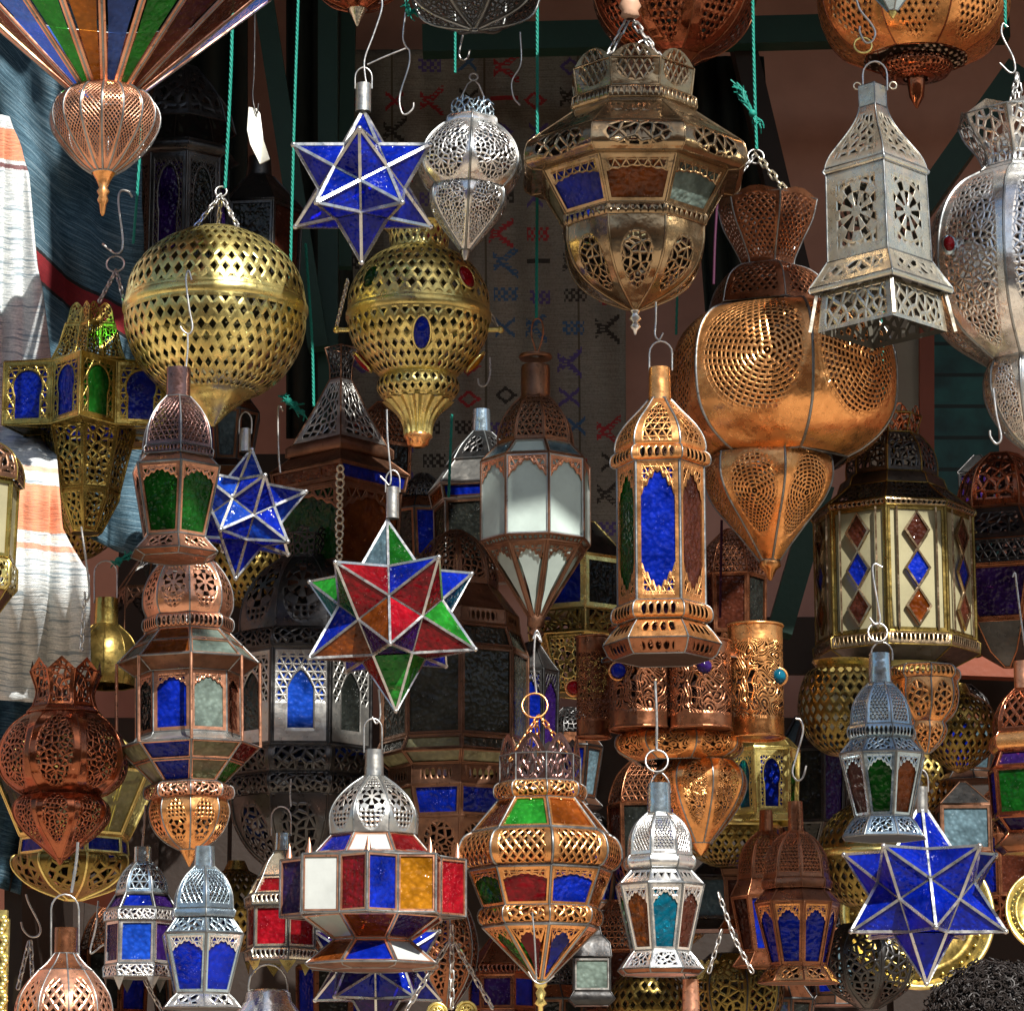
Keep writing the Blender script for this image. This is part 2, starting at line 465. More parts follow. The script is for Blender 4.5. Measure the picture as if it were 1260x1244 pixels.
    def chain(s,P0,P1,dy0=0,dy1=0,link=9,r=1.0,mat=None):
        mb=MB(); chain_mesh(mb,at(*P0,s.Y+dy0),at(*P1,s.Y+dy1),link*s.s,r*s.s); return mb.build('chain',mat or M('wire'),s.root)
    def ringw(s,cx,cy,rad,r=1.3,mat=None,dy=0):
        c=at(cx,cy,s.Y+dy); R=rad*s.s; mb=MB()
        mb.tube([c+Vector((R*cos(t),R*.25*sin(t),R*sin(t))) for t in [2*pi*i/20 for i in range(20)]],r*s.s,6,closed=True)
        return mb.build('ring',mat or M('wire'),s.root)
    def done(s,lean=0):
        if s.hasseam: s.seam.build('solder_seam',M('seam' if s.metal in('silver','bluesilver','copper','rosecopper','nickel','tin') else s.metal),s.root)
        if lean: s.root.rotation_euler=(0,radians(lean),0)
        return s.root
def chain_mesh(mb,a,b,L,r):
    d=b-a; n=max(1,int(round(d.length/(L*.78)))); t=d.normalized()
    x=Vector((1,0,0)); x=(x-t*x.dot(t)).normalized(); y=t.cross(x)
    for i in range(n):
        c=a+d*((i+.5)/n); q=x if i%2 else y
        w=L*.22; h=L*.5
        q=(x*.85+y*.5) if i%2 else (y*.85-x*.5)
        P=[]
        for k in range(12):
            an=2*pi*k/12; P.append(c+q*(w*cos(an))+t*((h-w)*(1 if sin(an)>=0 else -1)+w*sin(an)))
        mb.tube(P,r,5,closed=True)
def star(name,label,cx,cy,Y,Rpx,az,cols,barw=2.3,metal='lead',tube=None,group=None,tilt=0,colfn=None):
    s=scl(cy,Y); c=at(cx,cy,Y); R=Rpx*s; rd=random.Random(1)
    rt=thing(name,label,'star lantern',c-Vector((0,0,R)),group)
    T=[Vector((0,0,1)),Vector((0,0,-1))]
    e=math.atan(.5)
    for k in range(5):
        for q,off in((1,0),(-1,36)):
            a=radians(az+off+72*k); T.append(Vector((cos(e)*sin(a),-cos(e)*cos(a),q*sin(e))))
    rot=Matrix.Rotation(radians(tilt),3,'Y')
    T=[rot@t for t in T]
    mats=[glass(x) for x in cols]
    for ti,A in enumerate(T):
        B=[t for t in T if abs(A.dot(t)+1/sqrt(5))<.01]
        C=[A+(t-A)*.381966 for t in B]
        x=C[0]-A*C[0].dot(A); x.normalize(); y=A.cross(x)
        C.sort(key=lambda p:atan2(p.dot(y),p.dot(x)))
        m=MB(); fr_=MB()
        for i in range(5):
            m.face([c+A*R,c+C[i]*R,c+C[(i+1)%5]*R],mi=cols.index(colfn(ti,A,(A+C[i]+C[(i+1)%5])/3)) if colfn else rd.randrange(len(mats)))
            fr_.tube([c+A*R*.995,c+C[i]*R],barw*s,4)
            if i<5: fr_.tube([c+C[i]*R,c+C[(i+1)%5]*R],barw*s*.75,4)
        fr_.ball(c+A*R*.99,barw*s*1.5,8)
        o=m.build('star_point',mats,rt)
        sub(o,'lead_strip',fr_,M(metal))
    if tube:
        t0,t1,hw=tube; mb=MB(); top=at(cx,t0,Y); X=c.x; G=[]
        for z in (top.z,at(cx,t1,Y).z,):
            G.append([Vector((X+hw*s*cos(2*pi*j/12),Y+hw*s*sin(2*pi*j/12),z)) for j in range(12)])
        mb.grid(G,closed=True); mb.build('tube',M('tin'),rt)
        h=MB(); zz=top.z
        h.tube(spline([Vector((X-hw*s*1.1,Y,zz-6*s)),Vector((X-hw*s,Y,zz+14*s)),Vector((X,Y,zz+22*s)),Vector((X+hw*s,Y,zz+14*s)),Vector((X+hw*s*1.1,Y,zz-6*s))],5),1.1*s,6)
        h.build('handle',M('wire'),rt)
    return rt
# ---------------------------------------------------------------- cords, hooks
def wire_thing(name,label,cat,P,Y,r,mat,group=None,smooth=True,Y2=None,knots=None):
    """free wire, hook or cord through photo points at depth Y (to Y2)"""
    n=len(P); pts=[at(x,y,Y+((Y2-Y)*i/(n-1) if Y2 else 0)) for i,(x,y) in enumerate(P)]
    if smooth and n>2: pts=spline(pts,6)
    s=scl(P[0][1],Y); mb=MB(); mb.tube(pts,r*s,6)
    o=mb.build(name,mat,None,origin=pts[-1]); tag(o,label,cat,group); return o
# ================================================================ lanterns
L=Lantern
FRET=lambda n=5:('fret',n)
# --- glass cone with copper globe, top left
l=L('lantern','large upturned cone of blue, green and orange glass strips ending in a pierced copper globe',132,2.55,60,16,4,metal='rosecopper')
l.glz([(-118,214),(102,40)],['d','x','G','O','x','G','d','d'],4,sr=1.6)
l.seg('rim',[(98,38),(103,44),(108,40)],'copper',rnd=24)
l.cx=124
l.seg('globe',[(112,40),(122,56),(138,66),(155,66),(172,58),(190,43),(205,27),(213,15)],M('rosecopper',('lattice',5,.17),('ell',.40,.47,.4)),curve=3,sil=True,usub=4,sr=1.5)
l.seg('finial',[(210,16),(222,9),(232,5),(236,8),(241,5),(247,7),(252,4),(262,3),(266,1)],'copper',rnd=14,sil=True)
l.done()
# --- blue star 1
star('star_lantern','blue glass star with silver strips and a bright tube, topmost star',446,229,2.62,99,0,['b'],2.6,tube=(104,138,9.5))
# --- silver bulb lantern
l=L('lantern','pale silver pierced lantern with a blue tinted crown hanging beside the topmost blue star',573,2.85,215,6,2,metal='silver',ybase=312)
l.seg('crown',[(122,27),(136,27)],M('bluesilver',('fili',5,.2)),crown=(9,),seams=False)
l.seg('collar',[(136,26),(139,31),(150,32),(155,28)],'silver')
l.seg('upper_bulb',[(154,28),(166,42),(184,55),(205,60),(222,54),(234,43)],M('silver',('fili',11,.2),('ell',.41,.46)),curve=4,lobe=.10,sil=True,sr=1.7)
l.seg('lower_bulb',[(232,40),(240,44),(255,43),(272,33),(292,18),(308,6)],M('silver',('fili',11,.2),('ell',.40,.46,.45)),curve=4,lobe=.10,sil=True,sr=1.7)
l.seg('finial',[(305,6),(312,5),(320,2)],'silver',rnd=10)
l.wire('bail',[(558,122),(566,104),(573,98),(580,104),(588,122)],1.2,smooth=False); l.ringw(573,95,5)
l.done(2.5)
# --- big brass globe
l=L('lantern','big round brass globe pierced with rows of diamond holes, hung on chains',265,2.9,390,8,0,metal='brass')
D=M('brass',('diamond',46,1.07,.92),('rect',-1,.045))
l.seg('cap',[(280,10),(283,26),(290,46)],'brass',rnd=40,sil=True,curve=4)
l.seg('upper_globe',[(290,45),(300,66),(318,89),(342,105),(374,112)],M('brass',('diamond',46,1.07,.92),('rect',-1,.05)),rnd=64,curve=5,sil=True)
l.seg('rim',[(374,112),(377,114),(384,114),(387,112)],'brass',rnd=64,sil=True)
l.seg('lower_globe',[(387,112),(410,110),(435,101),(458,86),(476,66),(486,46)],D,rnd=64,curve=5,sil=True)
l.seg('bottom_cone',[(486,46),(490,38),(494,36),(508,18),(525,2)],'brass',rnd=40,sil=True)
for dx in(-34,34): l.chain((272,240),(265+dx,291),0,-.03 if dx<0 else -.02,11,1.2)
l.chain((272,240),(268,282),0,.05,11,1.2)
l.ringw(272,236,7)
l.done()
# --- brass globe with glass jewels
l=L('lantern','brass pierced globe set with blue, red and green glass jewels above a fluted tip',515,2.95,410,8,0,metal='brass')
DJ=M('brass',('diamond',40,1.0,.92),('rect',-1,.05))
l.seg('neck',[(280,44),(286,38),(306,36),(312,40)],M('brass',('diamond',26,1.1),('rect',-1,.12)),rnd=40,sil=True)
l.seg('upper_globe',[(310,40),(320,58),(338,75),(360,86),(384,88)],DJ,rnd=56,curve=4,sil=True)
l.seg('rim',[(384,88),(387,90),(393,90),(396,88)],'brass',rnd=56,sil=True)
l.seg('lower_globe',[(396,88),(415,84),(435,73),(452,59),(464,46)],DJ,rnd=56,curve=4,sil=True)
l.seg('lower_bulb',[(464,46),(474,51),(484,49),(494,40)],M('brass',('diamond',30,1.1),('rect',-1,.1)),rnd=48,curve=3,sil=True)
# fluted tip
mb=MB(); P=spline([Vector((494,41,0)),Vector((508,26,0)),Vector((522,18,0)),Vector((536,16,0))],4); G=[]
for p in P:
    y=p.x-p.y*.22; R,z=l.rz(y,p.y,1,1); G.append([Vector((l.X+R*(1+.09*cos(16*a))*sin(a),l.Y-R*(1+.09*cos(16*a))*cos(a),z)) for a in [2*pi*j/96 for j in range(96)]])
mb.grid(G,closed=True); mb.build('fluted_tip',M('brass'),l.root)
l.seg('finial',[(534,16),(538,18),(542,14),(548,13),(551,5)],'copper',rnd=20,sil=True)
for px,py,a,c,rx,rz_ in((519,409,2,'b',10,20),(457,341,-46,'g',12,15),(574,341,47,'R',12,15),(446,446,-66,'R',9,15),(585,446,66,'a',9,15)):
    dx=(px-515)*l.s; yf=l.Y-sqrt(max(0,(88*l.s)**2-dx*dx-((py-372)*l.s)**2*.9)); c0=at(px,py,yf)
    m=MB(); m.ball((0,0,0),1,16,rx*l.s,5*l.s,rz_*l.s); 
    dirv=(c0-Vector((l.X,l.Y,at(515,385,l.Y).z))).normalized(); rot=dirv.to_track_quat('-Y','Z').to_matrix()
    m.v=[c0+rot@v for v in m.v]; j=m.build('jewel',glass(c),l.root)
    b=MB()
    b.tube([c0+rot@Vector((rx*1.08*l.s*cos(t),0,rz_*1.08*l.s*sin(t))) for t in [2*pi*i/24 for i in range(24)]],1.8*l.s,5,closed=True); sub(j,'bezel',b,M('brass'))
for sx in(-1,1):
    m=MB(); p=at(515+sx*84,406,l.Y); q=at(515+sx*101,406,l.Y); m.tube([p,q],3.2*l.s,8); m.ball(q,4.4*l.s,10); m.build('peg',M('brass'),l.root)
l.chain((414,402),(428,345),0,-.15,10,1.1); l.chain((612,402),(574,332),0,-.02,10,1.1)
l.done()
# --- big antique brass octagon
l=L('lantern','large antique brass octagonal lantern with a pierced crown, slanted glass panes and a rounded base',780,2.8,220,8,22.5,metal='bronze')
l.seg('crown',[(70,74),(88,72),(104,70)],M('bronze',('lattice',6,.22),('ell',.36,.40,.45)),crown=(18,2.2),usub=7,sr=1.5)
l.seg('crown_band',[(104,70),(106,76),(118,77),(121,74)],M('bronze',('tri',9),('rect',.05,.1)))
l.seg('roof',[(123,76),(147,127)],M('bronze',('fili',7,.2),('rect',.14,.45)),vsub=4)
l.seg('shoulder_rim',[(147,127),(151,132),(162,135),(174,134),(184,126)],M('bronze',('fili',8,.16),('ell',.34,.36,.45)),curve=4)
l.seg('under_rim',[(184,126),(188,112)],'bronze')
l.glz([(188,112),(248,84)],['y','b','o','e','y'],5,fret=M('bronze',('arch',6,.22,.34)),sr=2.0)
l.seg('lower_band',[(248,84),(250,87),(261,86),(264,82)],M('bronze',('tri',8),('rect',.06,.05)))
l.seg('bowl',[(264,83),(285,82),(310,75),(332,62),(352,43),(370,20),(380,6)],M('bronze',('fili',7,.17),('ell',.30,.27,.42)),curve=4,lobe=.03,sr=1.8)
l.seg('finial',[(380,7),(386,4),(391,8),(396,3),(401,7),(406,3),(412,1)],'silver',rnd=12)
l.chain((775,20),(738,88),-.02,-.02,17,1.7); l.chain((775,20),(822,86),-.02,-.05,17,1.7); l.ringw(793,58,9,1.6)
l.done()
# --- silver bell lantern
l=L('lantern','square silver bell shaped lantern with pierced rosette walls and a flared open foot',1082,2.72,250,4,2,metal='nickel',ybase=398)
l.seg('neck',[(101,17),(128,17)],'nickel',cap0=True,sr=.9)
l.seg('bell_roof',[(127,17),(138,21),(150,30),(163,44),(174,56),(184,62),(190,63)],M('nickel',('fili',6,.27),('rect',.15,.14)),curve=4,sr=1.1)
l.seg('bead',[(189,63),(192,66),(196,63)],'nickel',sr=1.6)
l.seg('wall',[(196,62),(306,64)],M('nickel',('rosette',8,.95),('rect',.19,.14)),sr=1.4)
l.seg('skirt',[(305,65),(318,76),(331,88)],M('nickel',('fili',7,.27),('rect',.12,.24)),sr=1.3,vsub=3)
l.seg('skirt_edge',[(331,88),(334,89),(338,87)],'nickel',sr=.8)
for k in range(4):
    pass
mb=MB()
for k in range(4):
    a,_=l.plan[k]; b,_=l.plan[(k+1)%4]
    R0,z0=l.rz(338,85); R1,z1=l.rz(385,92); R2,z2=l.rz(352,80)
    A,B,C,D2=l.pt(a,R0*.86,z0),l.pt(b,R0*.86,z0),l.pt(b,R1*.86,z1),l.pt(a,R1*.86,z1)
    G=[[A.lerp(B,t/4).lerp(D2.lerp(C,t/4),v/3) for t in range(5)] for v in range(4)]; UV=[[(t/4,v/3) for t in range(5)] for v in range(4)]; IS=[[(t/4,(v/3-.5)*.4) for t in range(5)] for v in range(4)]
    mb.grid(G,UV,IS)
    st=MB(); st.tube([l.pt(a,R0*.93,z0),l.pt(a,R1*.97,z1)],2.8*l.s,4); st.build('leg',M('nickel'),l.root)
mb.build('foot_panel',M('nickel',('fili',8,.2),('rect',.1,.12)),l.root)
l.handle(76,112,15,1.3); l.ringw(1068,56,11,1.4,M('brass')); 
for sx in(-1,1):
    m=MB(); c=at(1082+sx*22,106,l.Y); m.tube([c+Vector((4.5*l.s*cos(t),0,4.5*l.s*sin(t))) for t in [2*pi*i/12 for i in range(12)]],1.2*l.s,5,closed=True)
    m.build('eyelet',M('nickel'),l.root)
l.done(-1.0)
# --- right edge silver bulb
l=L('lantern','large cropped silver filigree lantern with a red jewel at the right edge',1262,2.9,330,8,24,metal='bluesilver')
l.seg('crown',[(150,74),(168,66),(188,52),(205,46),(216,52)],M('silver',('fili',5,.2),('rect',.1,.1)),curve=3,sil=True,crown=(12,),usub=4)
l.seg('shoulder',[(212,50),(222,60)],'silver',sil=True)
l.seg('bulb',[(220,58),(236,84),(262,104),(300,115),(345,117),(385,108),(415,88),(436,62),(446,48)],M('silver',('fili',12,.28),('ell',.36,.42)),curve=4,lobe=.05,sil=True,sr=2)
l.seg('lower_bulb',[(446,46),(462,52),(485,52),(510,44),(535,28),(552,10)],M('silver',('fili',10,.28),('ell',.36,.42)),curve=4,lobe=.05,sil=True,sr=2)
m=MB(); c=at(1168,300,l.Y-.105); m.ball(c,7*l.s,14,1,.8,1.35); j=m.build('jewel',glass('R'),l.root); b=MB(); b.ball(c+Vector((0,.006,0)),10*l.s,14,1,.5,1.3); sub(j,'bezel',b,M('bluesilver'))
l.chain((1252,92),(1258,150),0,0,15,1.6); l.chain((1252,92),(1240,152),0,-.03,15,1.6)
l.done()
# --- big copper lantern
l=L('lantern','huge bulging copper lantern punched with rings of dashes under a flower crown',962,3.05,480,6,10,metal='copper')
l.cx=945; l.X=at(945,300,3.05).x
l.seg('flower_crown',[(252,60),(276,54),(300,42),(322,32),(332,31)],M('dcopper',('diamond',7,.55,.9),('rect',.10,.10)),curve=4,sil=True,lobe=.05,crown=(10,),usub=5,sr=1.2)
l.seg('neck_dome',[(330,33),(336,48),(348,62),(366,70),(384,74)],M('dcopper',('diamond',8,.6,.9),('rect',.14,.12)),curve=4,sil=True,lobe=.04)
l.cx=962; l.X=at(962,480,3.05).x
l.seg('belly',[(388,78),(396,104),(416,124),(445,134),(480,136),(515,131),(540,116),(558,94),(567,76)],M('copper',('dash',24,.62,-.08,.8),('ell',.41,.33,.40),.4),curve=4,sil=True,lobe=.09,sr=2.0,usub=7)
l.cx=946; l.X=at(946,620,3.05).x
l.seg('lower_bulb',[(566,74),(576,76),(596,75),(620,64),(646,44),(670,26),(690,12)],M('copper',('dash',17,.5,-.25,.8),('ell',.36,.36,.40),.5),curve=4,sil=True,lobe=.07,sr=1.6,usub=6)
l.seg('tip',[(688,12),(694,14),(700,8),(714,2)],'copper',rnd=12)
l.chain((930,190),(890,240),0,-.03,11,1.2); l.chain((930,190),(972,242),0,-.05,16,1.6,M('nickel')); l.ringw(930,193,10,1.2)
l.done()
# --- copper tower with blue glass
l=L('lantern','tall copper tower lantern with a long bright blue glass pane and pierced onion dome',813,2.66,620,6,23,metal='copper')
l.seg('neck',[(450,13),(490,14)],'copper',rnd=18); l.handle(420,456,14,1.3)
l.seg('dome',[(489,14),(500,26),(514,43),(528,53),(542,56),(549,52)],M('copper',('fret',5),('arch',.30,.16,.88)),curve=4,sr=1.5,lobe=.03)
l.seg('upper_collar',[(546,54),(549,60),(556,62),(562,60),(565,54)],M('copper',('row',7),('rect',.14,.1)),curve=2)
l.glz([(563,53),(738,53)],['g','b','d'],6,fret=M('copper',('arch',5,.06,.24,'both')),sr=2.0)
l.seg('lower_collar',[(737,54),(741,60),(749,62),(756,60),(759,54)],M('copper',('row',7),('rect',.14,.1)),curve=2)
l.seg('skirt',[(758,50),(770,62),(783,72)],M('copper',('row',6),('rect',.2,.3)))
l.seg('underside',[(783,72),(797,66),(803,60)],M('dcopper',('row',7),('rect',.22,.15)),cap1=True)
l.done()
# --- frosted octagon
l=L('lantern','octagonal lantern of frosted white glass with brown arched fretwork and a tapering base',659,2.92,600,8,13,metal='brown')
l.seg('hook_plate',[(432,20),(434,21),(437,20),(438,4)],'brown',rnd=20); l.seg('neck',[(446,17),(450,18),(486,18)],M('brown'),rnd=20)
l.seg('dome',[(485,18),(495,30),(510,41),(525,46),(540,47)],M('brown',('fret',4),('rect',.08,.08)),curve=4)
l.glz([(540,47),(556,66)],['s','w'],3,metal='tin')
l.glz([(557,67),(656,67)],['w'],2.5,fret=M('rosecopper',('arch',5,.06,.28)),sr=1.5,metal='tin')
l.seg('lower_band',[(656,67),(664,61)],M('brown',('row',8),('rect',.06,.1)),vsub=2)
l.glz([(664,61),(758,9)],['w'],3.5,fret=M('brown',('arch',4,.08,.22)),sr=1.8)
l.seg('finial',[(756,10),(768,11),(773,5),(777,11),(781,4),(786,3)],'brown',rnd=12)
l.wire('loop',[(660,434),(654,412),(656,396),(662,392),(667,397),(668,412),(662,434)],1.3,M('dcopper'))
l.done()
# --- left brass star-plan lantern
l=L('lantern','brass star shaped lantern with keyhole panes of blue and green glass over a tapering base',110,3.0,500,6,2,star=.68,metal='obrass')
l.hasseam=True
l.seg('crown',[(376,26),(394,30)],M('obrass',('rosette',5),('rect',.12,.1)),seams=False,crown=(8,1.5))
l.seg('roof',[(394,31),(420,38),(436,46)],M('obrass',('fili',5,.2),('rect',.1,.1)),seams=True,sr=1)
l.seg('roof_eave',[(436,46),(433,100)],'obrass')
l.glz([(433,100),(511,100)],['b','b','b','g','b','b'],3.5,fret=M('obrass',('key',5)),sr=1.8)
l.seg('under_eave',[(511,100),(519,60)],'dbrass')
l.plan=[(radians(2+45*k),1.0) for k in range(8)]; l.ms,l.ff=l.meas(l.plan)
l.seg('base',[(518,58),(560,48),(598,40)],M('obrass',('fili',5,.22),('rect',.12,.06)),vsub=3,sr=1.5)
l.seg('lower_base',[(598,40),(608,39),(652,19)],M('obrass',('fili',4,.22),('rect',.18,.12)),vsub=2,cap1=True,sr=1.5)
l.chain((143,333),(122,372),0,-.03,10,1.2); l.chain((143,333),(153,372),0,-.02,10,1.2); l.ringw(142,325,11,1.2)
l.done()
# --- copper lantern with green glass
l=L('lantern','small copper lantern with emerald green panes hanging in front of the big brass globe',217,2.55,580,6,12,metal='rosecopper')
l.seg('neck',[(450,15),(487,15)],M('violet'),rnd=18)
l.seg('dome',[(486,16),(498,29),(514,39),(532,43),(545,44)],M('violet',('fret',6),('rect',.08,.08)),curve=4)
l.seg('dome_band',[(545,44),(548,47),(555,46)],M('violet',('row',10)))
l.seg('roof',[(553,38),(566,54)],M('rosecopper'))
l.glz([(566,55),(655,38)],['k','g','g'],4,fret=M('rosecopper',('arch',5,.08,.22)),sr=1.8)
l.seg('foot',[(655,37),(662,44),(672,55)],M('rosecopper',('fili',6,.2),('rect',.2,.2)),cap1=False); l.seg('underside',[(672,55),(680,42)],'dcopper',cap1=True)
l.done()
# --- blue star 2
star('star_lantern','blue glass star with silver strips behind the green paned copper lantern',300,632,2.93,82,22,['b','b','B'],2.3,tube=(528,556,7),tilt=6)
# --- hexagon with outrigger frame
l=L('lantern','tall octagonal lantern with copper dome, arched blue and grey panes and a copper bulb base',232,2.75,850,8,8,metal='rosecopper')
l.seg('neck',[(672,27),(692,33)],M('rosecopper',('fret',4),('rect',.1,.1)))
l.seg('dome',[(686,34),(700,46),(718,54),(738,55),(752,50)],M('rosecopper',('rosette',6),('ell',.36,.40,.48)),curve=4,lobe=.02)
l.seg('collar',[(752,50),(755,55),(762,56),(768,54),(771,48)],M('rosecopper',('row',7)),curve=2)
l.glz([(771,50),(785,66)],['e','o','e','e'],2.5)
l.glz([(785,66),(803,86)],['e','o','e','e'],2.5)
l.seg('under_eave',[(803,86),(806,84),(822,66)],M('brown'))
l.glz([(822,62),(898,62)],['k','b','e','d'],5,fret=M('rosecopper',('arch',5,.07,.24)))
l.seg('sill',[(898,62),(904,66),(908,84)],M('tin'))
l.glz([(909,86),(932,66)],['y','b','y','r'],2.5); l.glz([(932,66),(960,42)],['y','b','y','G'],2.5)
for k in range(8):
    mb=MB(); a,_=l.plan[k]; R,z0=l.rz(803,87); R2,z1=l.rz(909,87); mb.tube([l.pt(a,R,z0),l.pt(a,R2,z1)],2.2*l.s,6); mb.build('corner_post',M('rosecopper'),l.root)
l.seg('lower_collar',[(960,46),(963,53),(970,55),(976,53),(979,46)],M('rosecopper',('fili',7,.2),('rect',.12,.1)),curve=2)
l.seg('bulb',[(979,46),(995,49),(1015,43),(1032,30),(1044,13)],M('copper',('rosette',4,.8),('ell',.34,.36,.42)),curve=4,lobe=.03)
l.seg('tip',[(1042,13),(1066,1)],'copper',rnd=14)
l.done(-1.5)
# --- dark copper bulbs
l=L('lantern','dark reddish copper lantern with a jagged crown over two filigree bulbs, by the striped blanket',78,2.75,930,8,23,metal='redcopper')
l.seg('crown',[(822,42),(848,34),(866,38)],M('redcopper',('fili',4,.2),('rect',.16,.1)),crown=(16,),curve=3,usub=4)
l.seg('collar',[(866,38),(872,44)],'redcopper')
l.seg('bulb',[(873,42),(886,60),(905,72),(928,76),(950,70),(966,56),(974,44)],M('redcopper',('fili',9,.2),('ell',.34,.38)),curve=4,lobe=.05)
l.seg('lower_bulb',[(975,46),(986,56),(1002,55),(1020,43),(1038,24),(1056,6)],M('redcopper',('fili',8,.2),('ell',.33,.36,.38)),curve=4,lobe=.05)
l.seg('finial',[(1054,6),(1060,4),(1064,1)],'redcopper',rnd=10)
l.done()
# --- multicolour star 3
star('star_lantern','star of red, green, blue and amber glass with silver edges, only many coloured star',482,757,2.62,120,36,['r','g','b','o','R','G','t','B','s','p'],2.1,tube=(600,638,8),tilt=-3,colfn=lambda i,A,c:
 {0:'s' if c.x<0 else 'g',1:'r' if c.x<-.03 else 'G',10:'g' if c.x<A.x*.631 else 'r',2:'b' if c.z>A.z*.631 else 'r',8:'G' if c.z>A.z*.631 else 't',4:'b' if c.z>A.z*.631 else 't',
  9:'b' if c.z>A.z*.631 else 'o',3:'G' if c.z>A.z*.631 else 'r',11:('o' if c.x<-.05 else 'R') if c.z>A.z*.631 else 'p'}.get(i,'b'))
# --- bottom left copper gourd
l=L('lantern','rose copper gourd lantern with a long neck cut off by the bottom edge',80,2.55,1190,10,14,metal='rosecopper',ybase=1290)
l.seg('neck',[(1140,14),(1172,14)],'dcopper',rnd=16); l.handle(1100,1180,17,1.3)
l.seg('shoulder',[(1172,14),(1184,24),(1192,34)],'dcopper',curve=3)
l.seg('gourd',[(1192,34),(1208,48),(1226,58),(1250,60),(1275,48),(1290,25)],M('rosecopper',('lattice',3,.26),('ell',.36,.36)),curve=4,lobe=.04)
l.done()
# --- blue lanterns at the bottom left
l=L('lantern','little hexagonal lantern of plain blue panes with silver bands and pointed feet',174,2.8,1130,6,29,metal='silver')
l.seg('neck',[(1041,11),(1060,11)],M('bluesilver'),rnd=16)
l.seg('dome',[(1060,12),(1070,23),(1084,30),(1097,32)],M('bluesilver',('fret',3),('rect',.15,.12)),curve=3)
l.glz([(1098,32),(1116,43)],['p','b','p'],2.5,metal='iron')
l.seg('upper_band',[(1117,43),(1119,46),(1130,46)],M('silver',('fili',8,.22),('rect',.05,.1)))
l.glz([(1131,43),(1184,43)],['p','B','p'],4,sr=1.6)
l.seg('lower_band',[(1185,44),(1188,46),(1200,45)],M('silver',('fili',8,.22),('rect',.05,.1)),cap1=True)
for k in range(6):
    m=MB(); a,_=l.plan[k]; R,z=l.rz(1200,44); p=l.pt(a,R,z); q=l.pt(a,R*.92,z-17*l.s)
    for da in(-.2,.2): m.face([p,l.pt(a+da,R*.97,z),q])
    m.build('foot',M('tin'),l.root)
l.done()
l=L('lantern','silver lantern with deep blue tapering panes and arched fretwork, in the bottom left',250,2.6,1140,6,10,metal='bluesilver')
l.seg('neck',[(1040,12),(1066,13)],M('bluesilver'),rnd=16)
l.seg('dome',[(1065,13),(1078,27),(1096,36),(1116,38)],M('bluesilver',('fret',6),('rect',.14,.12)),curve=4)
l.seg('dome_band',[(1116,38),(1118,41),(1126,39)],'bluesilver')
l.seg('roof',[(1126,36),(1146,51)],M('bluesilver',('fili',6,.22),('rect',.1,.15)))
l.glz([(1146,51),(1220,34)],['b'],4,fret=M('silver',('arch',5,.10,.28)),sr=1.8)
l.seg('foot',[(1220,33),(1228,42),(1238,50)],M('silver',('fili',5,.2),('rect',.2,.2)),cap1=True)
l.done()
# --- multicolour star-plan drum
l=L('lantern','eight pointed drum lantern of red, white, blue and amber glass under a silver dome',459,2.6,1090,8,-1,star=.80,metal='rosecopper')
l.seg('neck',[(921,11),(955,12)],M('tin'),rnd=16); l.handle(884,926,11,1.2)
pl=l.plan; l.plan=[(radians(22+45*k),1.0) for k in range(8)]; l.ms,l.ff=l.meas(l.plan)
l.seg('dome',[(954,13),(965,30),(980,45),(998,53),(1022,52)],M('tin',('rosette',6),('ell',.40,.44)),curve=4,lobe=.05)
l.glz([(1023,50),(1047,72)],['p','b','W','r','r'],3)
l.plan=pl; l.ms,l.ff=l.meas(pl)
l.seg('top_plate',[(1044,72),(1047,113)],'rosecopper')
l.glz([(1047,114),(1119,114)],['p','p','W','r','b','a','r','R'],3.5,sr=2)
l.seg('bottom_plate',[(1119,114),(1122,84)],'brown')
for k in range(0,16,2):
    m=MB(); a,f=l.plan[k]; R,z=l.rz(1047,108); p=l.pt(a,R*.96,z); m.tube([p,p+Vector((0,0,20*l.s))],[5*l.s,.4*l.s],8); m.build('cone_finial',M('rosecopper'),l.root)
l.plan=[(radians(22+45*k),1.0) for k in range(8)]; l.ms,l.ff=l.meas(l.plan)
l.glz([(1122,84),(1153,46)],['p','w','o','p','r'],3)
l.glz([(1154,46),(1182,80)],['o','o','b','W','a'],3.5)
l.seg('bottom_rim',[(1182,80),(1186,76),(1190,50)],'brown',cap1=True)
l.done()
# --- big copper with coloured panes
l=L('lantern','big ornate copper lantern with green, red and blue panes and a pointed glass base',665,2.7,1070,8,8,metal='copper')
l.seg('crown',[(925,50),(958,50)],M('violet',('fili',5,.2),('ell',.40,.42,.55)),crown=(26,1.6),usub=8,sr=1.2)
l.seg('top_roll',[(958,50),(961,56),(968,58),(975,56),(979,51)],M('copper',('fili',7,.2),('rect',.12,.1)),curve=2)
l.glz([(979,51),(1016,84)],['d','G','o','d'],4,fret=M('copper',('arch',6,.02,-.3)),sr=1.8)
l.seg('shoulder_roll',[(1017,84),(1022,94),(1034,100),(1048,100),(1058,94),(1062,86)],M('copper',('lattice',7,.22),('rect',.14,.1)),curve=3,sr=1.9)
l.glz([(1064,88),(1112,70)],['g','r','b','o'],4,fret=M('copper',('arch',6,.14,.30)),sr=1.8)
l.seg('waist_roll',[(1112,70),(1115,75),(1122,77),(1130,75),(1134,70)],M('copper',('fili',7,.2),('rect',.12,.1)),curve=2)
l.glz([(1136,71),(1205,8)],['g','r','b','o'],4,fret=M('copper',('arch',5,.10,.30)),sr=2.0)
l.seg('finial',[(1204,8),(1212,8),(1216,4),(1221,7),(1228,4),(1234,8),(1238,3),(1262,3)],M('brass'),rnd=12)
